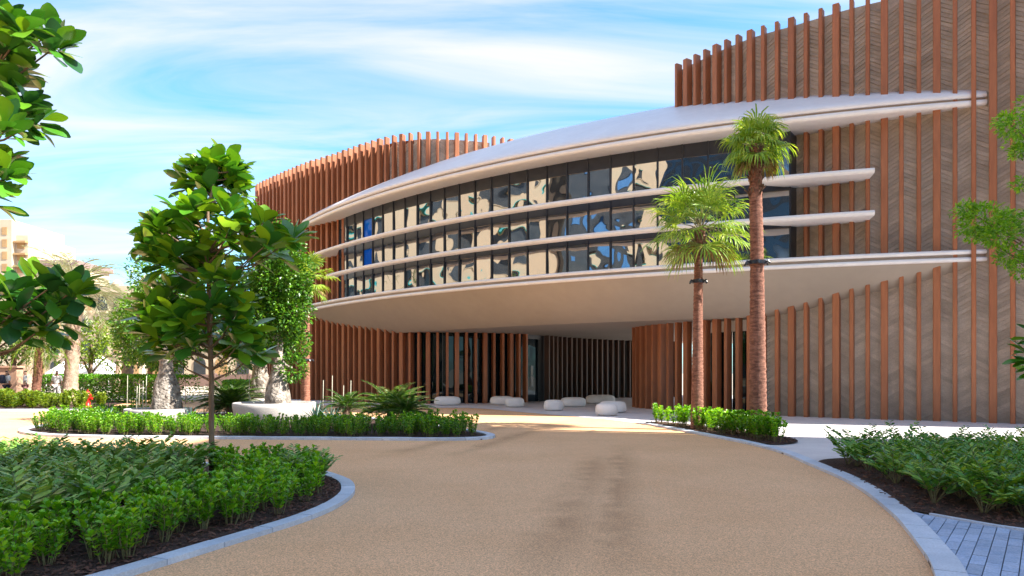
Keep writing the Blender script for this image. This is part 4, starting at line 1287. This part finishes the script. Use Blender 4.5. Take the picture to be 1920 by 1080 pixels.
def agave(label, loc, L, seed):
    random.seed(seed)
    root = tag(empty('agave', loc), label, 'plant', 'spiky agaves on the island')
    lv = Leaves()
    for i in range(30):
        az = i * 2.399; e = R(8 + 70 * (i / 30) + random.uniform(-6, 6))
        l = L * random.uniform(.8, 1.1)
        V = np.array([(-.022, 0, 0), (.022, 0, 0), (0, .0, -.01), (-.026, l * .4, .006), (.026, l * .4, .006), (0, l * .4, -.012), (0, l, -.03 * l)])
        lv.put((V, [(0, 2, 5, 3), (2, 1, 4, 5), (3, 5, 6), (5, 4, 6)]), quat_frame(dir_from(az, e)), (0, 0, .1))
    MB().lathe([(.05, 0), (.06, .08), (.03, .14)], 8).build('core', M['stem'], root, True)
    lv.build('blades', M['agave'], root, smooth=False)
for i, (lab, x, y, L) in enumerate([('blue-green spiky agave left of the slim trunk', -8.75, 18.6, .55), ('spiky agave at the tip of the lower planter', -12.2, 20.6, .6),
                                    ('blue-green agave beside the wide planter', -5.55, 19.4, .62), ('spiky agave in front of the copper fins', -5.0, 19.0, .55),
                                    ('agave behind the low hedge by the wide planter', -6.1, 21.4, .6), ('agave at the rounded left end of the island', -11.4, 19.2, .5)]):
    agave(lab, (x, y, .03), L, 50 + i)
CANES = [(-10.95, 19.9), (-10.8, 19.95), (-10.65, 19.85), (-9.75, 21.6), (-9.6, 21.7), (-13.2, 23.4), (-12.9, 23.6), (-6.1, 22.0), (-5.6, 21.2), (-5.2, 21.0), (-5.0, 21.1), (-8.1, 21.0)]
for i, (x, y) in enumerate(CANES):
    o = MB().tube([(0, 0, 0), (.01, 0, .6), (.02, .01, 1.1 + .15 * (i % 3))], [.014, .013, .010], 6).build('garden_cane', M['cane'], None, True, (x, y, .03))
    tag(o, 'thin pale upright cane among the island planting', 'cane', 'thin canes on the island')

# ---- fan palms
def fan_leaf(lv, dry, c, az, e, pet, R0, seg=22, droop=.55, span=105, mb=None):
    d = dir_from(az, e)
    q1 = c + d * pet * .5
    d2 = dir_from(az, e - .18)
    hub = q1 + d2 * pet * .5
    if mb: mb.tube([c, q1, hub], [.018, .012, .008], 4, cap=False)
    s = d2.cross(Vector((0, 0, 1)))
    if s.length < .01: s = Vector((1, 0, 0))
    s.normalize(); n = s.cross(d2).normalized()
    for i in range(seg):
        a = R(-span + 2 * span * i / (seg - 1)) + random.uniform(-.03, .03)
        dd = (d2 * math.cos(a) + s * math.sin(a) + n * (.12 + random.uniform(-.05, .05))).normalized()
        L = R0 * (1 - .22 * abs(a) / R(span)) * random.uniform(.88, 1.08)
        w = .022
        p0 = hub; p1 = hub + dd * L * .55
        d3 = (dd + Vector((0, 0, -droop * random.uniform(.5, 1.2)))).normalized(); p2 = p1 + d3 * L * .28
        d4 = (d3 + Vector((0, 0, -droop * random.uniform(.6, 1.5)))).normalized(); p3 = p2 + d4 * L * .24
        sw = dd.cross(n).normalized()
        V = np.array([p0 - sw * .004, p0 + sw * .004, p1 - sw * w + n * .01, p1 + sw * w, p2 - sw * w * .6, p2 + sw * w * .6 + n * .008, p3])
        lv.put((V, [(0, 1, 3, 2), (2, 3, 5, 4), (4, 5, 6)]), Matrix.Identity(3), (0, 0, 0))
def fan_palm(label, base, pts, radii, crown_z, n, pet, R0, elr, seed, collar, droop=.55, dry_n=5, boots=None):
    random.seed(seed)
    root = tag(empty('fan_palm', base), label, 'palm')
    tr = MB()
    P, rr = [], []
    c = Curve([(p[0], p[2]) for p in pts], 30); H = pts[-1][2]
    N = 110
    for i in range(N + 1):
        z = H * i / N
        x = np.interp(z, [p[2] for p in pts], [p[0] for p in pts]); y = np.interp(z, [p[2] for p in pts], [p[1] for p in pts])
        r = np.interp(z, [p[2] for p in pts], radii)
        P.append((x, y, z)); rr.append(r * (1 + (.05 if i % 2 else -.03) + random.uniform(-.03, .03)))
    tr.tube(P, rr, 14)
    t = tr.build('trunk', M['bark_red'], root, True)
    top = Vector(P[-1])
    bt = Leaves()
    for i in range(boots or 70):
        z = H - random.uniform(0, 1) * (1.25 if boots else .8)
        az = i * 2.399
        r = np.interp(z, [p[2] for p in pts], radii)
        p = Vector((np.interp(z, [q[2] for q in pts], [q[0] for q in pts]) + math.cos(az) * r * .8, math.sin(az) * r * .8, z))
        V = np.array([(-.035, 0, 0), (.035, 0, 0), (.02, .14, .01), (-.02, .14, .01), (0, 0, .03), (0, .15, .03)])
        bt.put((V, [(0, 4, 5, 3), (4, 1, 2, 5)]), quat_frame(dir_from(az, R(random.uniform(35, 70)))), p, random.uniform(.8, 1.4))
    bt.build('leaf_bases', M['boot'], t, smooth=False)
    lv, dl, st = Leaves(), Leaves(), MB()
    cc = top + Vector((0, 0, .05))
    for i in range(n):
        az = i * 2.399 + random.uniform(-.25, .25)
        e = R(elr[0] + (elr[1] - elr[0]) * (i + .5) / n + random.uniform(-8, 8))
        fan_leaf(lv, None, cc + Vector((0, 0, random.uniform(-.15, .1))), az, e, pet * random.uniform(.8, 1.15), R0 * random.uniform(.85, 1.1), mb=st, droop=droop)
    for i in range(dry_n):
        az = i * 2.399 * 1.3 + .4
        fan_leaf(dl, None, cc - Vector((0, 0, .2)), az, R(random.uniform(-45, -18)), pet * .7, R0 * .8, seg=16, mb=st, droop=1.0)
    st.build('leaf_stalks', M['stem'], root); lv.build('crown', M['fan'], root, smooth=False)
    if dry_n: dl.build('dry_fronds', M['fan_dry'], root, smooth=False)
    z, r = collar
    x = np.interp(z, [p[2] for p in pts], [p[0] for p in pts])
    r0 = np.interp(z, [p[2] for p in pts], radii)
    cm = MB().lathe([(r0 * 1.02, z - .05), (r0 * 1.3, z - .045), (r0 * 1.3, z + .045), (r0 * 1.02, z + .05)], 18, (x, 0))
    for k in range(6):
        a = k * 1.047 + .3
        cx, cy = x + math.cos(a) * r0 * 1.35, math.sin(a) * r0 * 1.35
        cm.tube([(cx, cy, z - .02), (cx + math.cos(a) * .06, cy + math.sin(a) * .06, z + .01), (cx + math.cos(a) * .10, cy + math.sin(a) * .10, z - .05)], [.03, .035, .02], 6)
    cm.build('trunk_collar', M['frame'], root)
fan_palm('shorter fan palm with a wide spiky crown in the palm bed', (4.88, 18.0, .03), [(0, 0, 0), (.02, 0, 2.5), (.04, 0, 4.6), (.09, 0, 5.25)], [.17, .13, .105, .12], 5.3, 32, .80, .95, (-34, 80), 5, (3.9, .1), droop=.75, dry_n=8)
fan_palm('taller fan palm with thick red-brown trunk and a small tuft', (5.95, 16.5, .03), [(0, 0, 0), (-.01, 0, 1.2), (-.03, 0, 4.5), (-.06, 0, 5.7), (-.06, 0, 6.9)], [.215, .20, .155, .15, .13], 7.0, 30, .40, .62, (-42, 70), 6, (4.15, .1), droop=1.15, dry_n=8, boots=110)
fan_palm('fan palm half hidden behind the tall clipped tree', (-7.7, 25.5, .0), [(0, 0, 0), (0, 0, 3), (.1, 0, 4.9)], [.16, .13, .12], 5.0, 20, .62, .6, (-40, 75), 8, (2.0, .1))

# ---- feathery branch sprays reaching in from the right edge
SPRAY = [(6.21, 8.98, 3.5, 0.27), (5.96, 8.96, 3.64, 0.13), (6.24, 8.78, 3.28, 0.18), (6.65, 9.21, 3.59, 0.13), (6.44, 8.77, 4.68, 0.18), (6.5, 9.0, 4.84, 0.1), (6.82, 9.17, 4.47, 0.11), (6.44, 8.82, 3.03, 0.15), (6.82, 9.12, 4.03, 0.11), (6.27, 9.22, 3.37, 0.11), (6.83, 9.07, 2.92, 0.18), (7.0, 9.14, 4.64, 0.24), (6.71, 8.8, 3.43, 0.21), (7.3, 9.2, 5.2, .3), (7.6, 9, 4.4, .35), (7.5, 9.1, 3.6, .3)]
b0 = (8.0, 9.1, .03)
root = tag(empty('feathery_tree', b0), 'fine-leaved bright green tree reaching in beside the stone wall', 'tree')
tm = MB().tube([(0, 0, 0), (-.05, 0, 1.5), (-.2, 0, 3), (-.3, 0, 4.6)], [.08, .07, .055, .03], 8)
lm = MB()
for (x, y, z, r) in SPRAY:
    P = Vector((x, y, z)) - Vector(b0); a = Vector((-.1 - .06 * (z - 2), 0, max(.9, z - 1.1)))
    lm.tube([a, a.lerp(P, .5) + Vector((0, 0, .06)), P], [.02, .012, .006], 5, cap=False)
t = tm.build('trunk', M['bark'], root, True); lm.build('branches', M['bark'], t, True)
leaf_blobs([(x, y, z, r) for x, y, z, r in SPRAY], leaf_shape(.058, .028, .2, .1, .6, 1), 15000, 77, flat=.72, origin=b0, noise=.3).build('crown', M['spray'], root, smooth=False)

# ---- pale date palms, hedge, trees in the left background
def date_palm(label, base, H, r, L, n, seed, mat='date', bark='palm_pale', nl=26, low=-50):
    random.seed(seed)
    root = tag(empty('date_palm', base), label, 'palm', 'date palms across the drive')
    N = 40
    pts = [(.25 * math.sin(i / N * 1.5), 0, H * i / N) for i in range(N + 1)]
    tr = MB().tube(pts, [r * (1.25 - .4 * min(1, i / 8) + (.05 if i % 2 else -.04)) for i in range(N + 1)], 12)
    tr.build('trunk', M[bark], root, True)
    top = Vector(pts[-1]); lv, st = Leaves(), MB()
    shp = leaf_shape(.42 * L / 2.6, .030, .1, .1, .5, 1)
    for i in range(n):
        az = i * 2.399 + random.uniform(-.2, .2); e = R(low + (80 - low) * (i + .5) / n + random.uniform(-8, 8))
        l = L * random.uniform(.8, 1.1); P, p = [], top.copy()
        for q in range(9):
            P.append(p.copy()); p = p + dir_from(az, e) * l / 8; e -= R(9 + random.uniform(0, 3))
        st.tube(P, [.03 - .003 * q for q in range(9)], 4, cap=False)
        for q in range(nl):
            t = .15 + .85 * q / (nl - 1); f = t * 8; k = min(int(f), 7); pp = P[k].lerp(P[k + 1], f - k)
            d = (P[k + 1] - P[k]).normalized(); side = d.cross(Vector((0, 0, 1))); side = side.normalized() if side.length > .01 else Vector((1, 0, 0))
            upv = side.cross(d)
            for sg in (-1, 1):
                lv.put(shp, quat_frame((side * sg * .8 + d * .7 + upv * .25 + Vector((random.gauss(0, .12), random.gauss(0, .12), random.gauss(0, .12)))).normalized()), pp, (.6 + .5 * math.sin(math.pi * t)) * random.uniform(.85, 1.1))
    st.build('leaf_stalks', M['stem'], root); lv.build('crown', M[mat], root, smooth=False)
date_palm('tall pale date palm with sunlit ringed trunk in the sunny bed', (-21.4, 33.0, 0), 5.6, .36, 2.7, 46, 1, low=-25)
date_palm('orange-trunked palm left of the tall pale date palm', (-22.4, 32.0, 0), 3.0, .22, 1.8, 26, 2, 'lime', 'bark_red')
date_palm('small yellow-green palm in front of the arched hotel', (-29.5, 51.0, 0), 5.2, .26, 2.0, 30, 3, 'lime')
date_palm('grey-trunked palm behind the hedge', (-26.0, 46.0, 0), 6.0, .42, 2.4, 34, 4, 'date', 'bark')
date_palm('pale date palm at the edge behind the big leaves', (-33.5, 47.0, 0), 6.5, .40, 3.0, 40, 5)
for i, (x, y, hh) in enumerate(((-37.5, 12, 8.5), (-38.5, 24, 7.5), (-36.5, 34, 9.0))):
    date_palm(['tall palm mirrored in the lower strip windows', 'shorter palm mirrored low in the strip windows', 'palm mirrored at the far end of the strip windows'][i], (x, y, 0), hh, .3, 2.8, 34, 20 + i, 'bgtree', 'bark')
def bg_tree(label, base, blobs, seed, dens=520, mat='bgtree', r=.16):
    root = tag(empty('garden_tree', base), label, 'tree', 'garden trees behind the hedge')
    random.seed(seed)
    zt = max(b[2] for b in blobs) - base[2]
    tr = MB().tube([(0, 0, 0), (.1, 0, zt * .4), (.05, .1, zt * .8)], [r, r * .8, r * .3], 8)
    lm = MB()
    for (x, y, z, rr) in blobs:
        P = Vector((x, y, z)) - Vector(base)
        a = Vector((.08, 0, zt * .35))
        lm.tube([a, a.lerp(P, .5) + Vector((0, 0, .15)), P], [r * .5, r * .3, .03], 5, cap=False)
    t = tr.build('trunk', M['bark'], root, True); lm.build('branches', M['bark'], t, True)
    leaf_blobs(blobs, leaf_shape(.24, .12, .2, .1, .6, 1), dens, seed, origin=base, noise=.25).build('crown', M[mat], root, smooth=False)
bg_tree('dark green garden tree behind the hedge left of the planters', (-20.5, 38.5, 0), [(-20.2, 38.5, 3.6, 1.2), (-21.3, 38.8, 3.0, 1.0), (-19.3, 38.2, 3.0, 1.1), (-18.6, 38.4, 3.9, .9), (-20.4, 38.0, 4.5, .8), (-19.6, 38.7, 2.4, .8)], 1)
bg_tree('garden tree close to the lower planter with yellow-green top', (-17.0, 34.0, 0), [(-17.0, 34, 3.4, 1.1), (-16.2, 34.2, 4.4, .9), (-17.9, 33.9, 2.9, .9), (-16.0, 33.9, 3.2, .9), (-16.6, 34.2, 5.2, .7), (-15.2, 34.2, 3.9, .8)], 2, mat='topiary')
bg_tree('leafy tree behind the pale date palm trunk', (-24.8, 40.0, 0), [(-24.6, 40, 3.3, 1.0), (-23.6, 40.3, 2.7, .9), (-25.4, 40, 2.6, .8), (-24.4, 40.2, 4.0, .7)], 3, mat='lime')
bg_tree('shady tree at the picture edge behind the big leaves', (-27.5, 37.5, 0), [(-27.5, 37.5, 3.7, 1.2), (-26.2, 37.6, 3.0, 1.0), (-28.4, 37.5, 3.0, 1.0), (-26.6, 37.3, 4.3, .8), (-25.6, 37.6, 3.6, .7)], 4)
bg_tree('round tree in the garden gap beside the copper fins', (-16.5, 46.0, 0), [(-16.5, 46, 3.2, 1.3), (-15.6, 46, 4.2, 1.0), (-17.6, 46, 3.0, 1.0), (-18.6, 45.6, 2.4, .9)], 6)
def hedge(label, p0, p1, w, h, seed, dens=520, mat='hedge'):
    random.seed(seed)
    a, b = Vector(p0), Vector(p1); d = (b - a); L = d.length; d.normalize(); s = Vector((-d.y, d.x, 0))
    lv = Leaves(); shp = leaf_shape(.13, .075, .2, .1, .6, 1)
    root = tag(empty('hedge', p0), label, 'hedge')
    for _ in range(int(dens * L * (w + 2 * h) / 1.5)):
        u = random.uniform(0, L); k = random.random()
        if k < .4: v, z, nn = random.uniform(-w / 2, w / 2), h + random.gauss(0, .03), Vector((0, 0, 1))
        elif k < .85: v, z, nn = -w / 2 + random.gauss(0, .05), random.uniform(.05, h), -s
        else: v, z, nn = w / 2, random.uniform(.1, h), s
        lv.put(shp, quat_frame((nn * .7 + Vector((random.gauss(0, .6), random.gauss(0, .6), random.gauss(.2, .6)))).normalized(), roll=random.uniform(-1, 1)), d * u + s * v + Vector((0, 0, z)), random.uniform(.7, 1.2))
    st = MB()
    for i in range(int(L / .5)):
        q = d * (i * .5 + .25); st.tube([q, q + Vector((0, 0, h * .9))], [.02, .012], 5)
    st.build('stems', M['bark'], root); lv.build('foliage', M[mat], root, smooth=False)
hedge('clipped dark green hedge behind the red hydrant', (-25.5, 37.8, 0), (-15.6, 33.0, 0), 1.1, 1.32, 3)
hedge('low hedge beyond the paving at the left drum', (-17.5, 42.5, 0), (-13.8, 36.5, 0), .9, 1.0, 4, 380)

# ---- small things in the left background
hy = tag(empty('fire_hydrant', (-18.4, 29.6, 0)), 'small red fire hydrant in front of the clipped hedge', 'hydrant')
MB().lathe([(.16, 0), (.16, .06), (.11, .08), (.11, .5), (.15, .52), (.15, .57), (.12, .6), (.10, .68), (.03, .74)], 14).build('body', M['red'], hy, True)
for sg in (-1, 1):
    MB().tube([(0, 0, .42), (.2 * sg, 0, .42)], [.06, .065], 8).build('nozzle', M['red'], hy)
MB().tube([(0, 0, .72), (0, 0, .80)], [.03, .03], 6).build('cap_nut', M['red'], hy)
wl_ = tag(empty('garden_kiosk', (-27.2, 36.2, 0)), 'peach-coloured low rendered kiosk wall at the picture edge', 'wall')
MB().box(-1.6, 1.1, -.25, .25, 0, 1.8).build('wall', M['peach'], wl_); MB().box(-1.7, 1.2, -.32, .32, 1.8, 1.9).build('coping', M['peach'], wl_)
rl = tag(empty('garden_railing', (-36, 60, 0)), 'long brown railing wall far behind the hedge', 'railing')
MB().box(-8, 16, -.1, .1, .35, 1.4).build('panel', M['rail'], rl)
for i in range(9): MB().box(-8.06 + i * 3 - .06, -8.06 + i * 3 + .06, -.16, .16, 0, 1.5).build('post', M['rail'], rl)
def tent(x, y, s, label):
    r = tag(empty('garden_tent', (x, y, 0)), label, 'tent', 'white garden tents')
    MB().add([(-s, -s, 1.5), (s, -s, 1.5), (s, s, 1.5), (-s, s, 1.5), (0, 0, 2.9), (-s, -s, 1.2), (s, -s, 1.2), (s, s, 1.2), (-s, s, 1.2)],
             [(0, 1, 4), (1, 2, 4), (2, 3, 4), (3, 0, 4), (5, 6, 1, 0), (6, 7, 2, 1), (7, 8, 3, 2), (8, 5, 0, 3)]).build('canopy', M['fabric_white'], r)
    for a in (-1, 1):
        for b in (-1, 1): MB().tube([(a * s * .95, b * s * .95, 0), (a * s * .95, b * s * .95, 1.5)], [.04, .04], 6).build('pole', M['white'], r)
tent(-32.5, 54, 1.5, 'white peaked garden tent behind the railing')
tent(-37.5, 58, 1.3, 'second white tent behind the pale palm trunk')

def person(label, loc, rz, top, legs, h=1.66, bag=False):
    root = tag(empty('person', loc, rz), label, 'person')
    k = h / 1.7
    def skin(name, verts, edges, radii, mat, root_i=0):
        me = bpy.data.meshes.new(name); me.from_pydata([tuple(Vector(v) * k) for v in verts], edges, [])
        me.materials.append(M[mat])
        o = bpy.data.objects.new(name, me); C.objects.link(o); o.parent = root
        sk = o.modifiers.new('skin', 'SKIN'); sk.use_smooth_shade = True
        lay = me.skin_vertices[0].data
        for i, r in enumerate(radii):
            lay[i].radius = (r[0] * k, r[1] * k) if isinstance(r, tuple) else (r * k, r * k)
        lay[root_i].use_root = True
        ss = o.modifiers.new('sub', 'SUBSURF'); ss.levels = 1; ss.render_levels = 2
        return o
    V = [(0, 0, .95), (0, 0, 1.15), (0, .01, 1.36), (0, 0, 1.46), (0, -.01, 1.54), (0, -.015, 1.64),
         (.17, 0, 1.38), (.22, .02, 1.12), (.23, -.06, .88), (-.17, 0, 1.38), (-.22, .02, 1.12), (-.23, -.04, .88),
         (.09, 0, .90), (.10, -.02, .50), (.10, .02, .08), (.10, -.10, .03), (-.09, 0, .90), (-.10, .04, .50), (-.10, .08, .08), (-.10, -.04, .03)]
    E_ = [(0, 1), (1, 2), (2, 3), (3, 4), (4, 5), (2, 6), (6, 7), (7, 8), (2, 9), (9, 10), (10, 11), (0, 12), (12, 13), (13, 14), (14, 15), (0, 16), (16, 17), (17, 18), (18, 19)]
    skin('body', V, E_, [(.14, .10), (.13, .09), (.15, .09), .05, (.075, .085), (.07, .08), .06, .042, .03, .06, .042, .03, .08, .055, .04, .035, .08, .055, .04, .035], 'skin')
    skin('shirt', [(0, 0, .92), (0, 0, 1.15), (0, .01, 1.37), (.17, 0, 1.39), (.22, .02, 1.12), (-.17, 0, 1.39), (-.22, .02, 1.12)], [(0, 1), (1, 2), (2, 3), (3, 4), (2, 5), (5, 6)],
         [(.17, .125), (.155, .11), (.165, .105), .075, .06, .075, .06], top)
    skin('trousers', [(0, 0, .96), (.09, 0, .88), (.10, -.02, .50), (.10, .02, .10), (-.09, 0, .88), (-.10, .04, .50), (-.10, .08, .10)], [(0, 1), (1, 2), (2, 3), (0, 4), (4, 5), (5, 6)],
         [(.155, .115), .095, .075, .06, .095, .075, .06], legs)
    skin('hair', [(0, .02, 1.60), (0, .015, 1.68)], [(0, 1)], [(.08, .085), (.07, .07)], 'hair')
    if bag:
        b = tag(empty('backpack', (loc[0] + .22 * math.sin(rz) * 0, loc[1], loc[2])), 'dark backpack worn by the person at the picture edge', 'backpack')
        b.rotation_euler = (0, 0, rz)
        skin2 = bpy.data.meshes.new('bag')
        mb = MB()
        vs, fs = bench_mesh(.34, .20, .46)
        mb.add([(x, y + .22, z + 1.0 * k) for x, y, z in vs], fs)
        mb.build('bag', M['fabric_navy'], b, True)
        for sg in (-1, 1):
            MB().tube([(.1 * sg, .14, 1.42 * k), (.1 * sg, -.02, 1.50 * k), (.11 * sg, -.12, 1.30 * k), (.1 * sg, .12, 1.06 * k)], [.02] * 4, 5).build('strap', M['fabric_navy'], b, True)
person('person in a pale shirt with a dark backpack beside the kiosk', (-25.75, 34.8, 0), R(160), 'fabric_white', 'fabric_navy', bag=True)
person('person in white walking just right of the kiosk', (-25.1, 35.2, 0), R(-60), 'fabric_white', 'fabric_rose')
person('person in white robe-like clothes near the orange palm trunk', (-23.2, 34.8, 0), R(10), 'fabric_white', 'fabric_white')
person('second white-clad person close to the pale palm', (-22.75, 35.3, 0), R(-20), 'fabric_white', 'fabric_white', h=1.6)
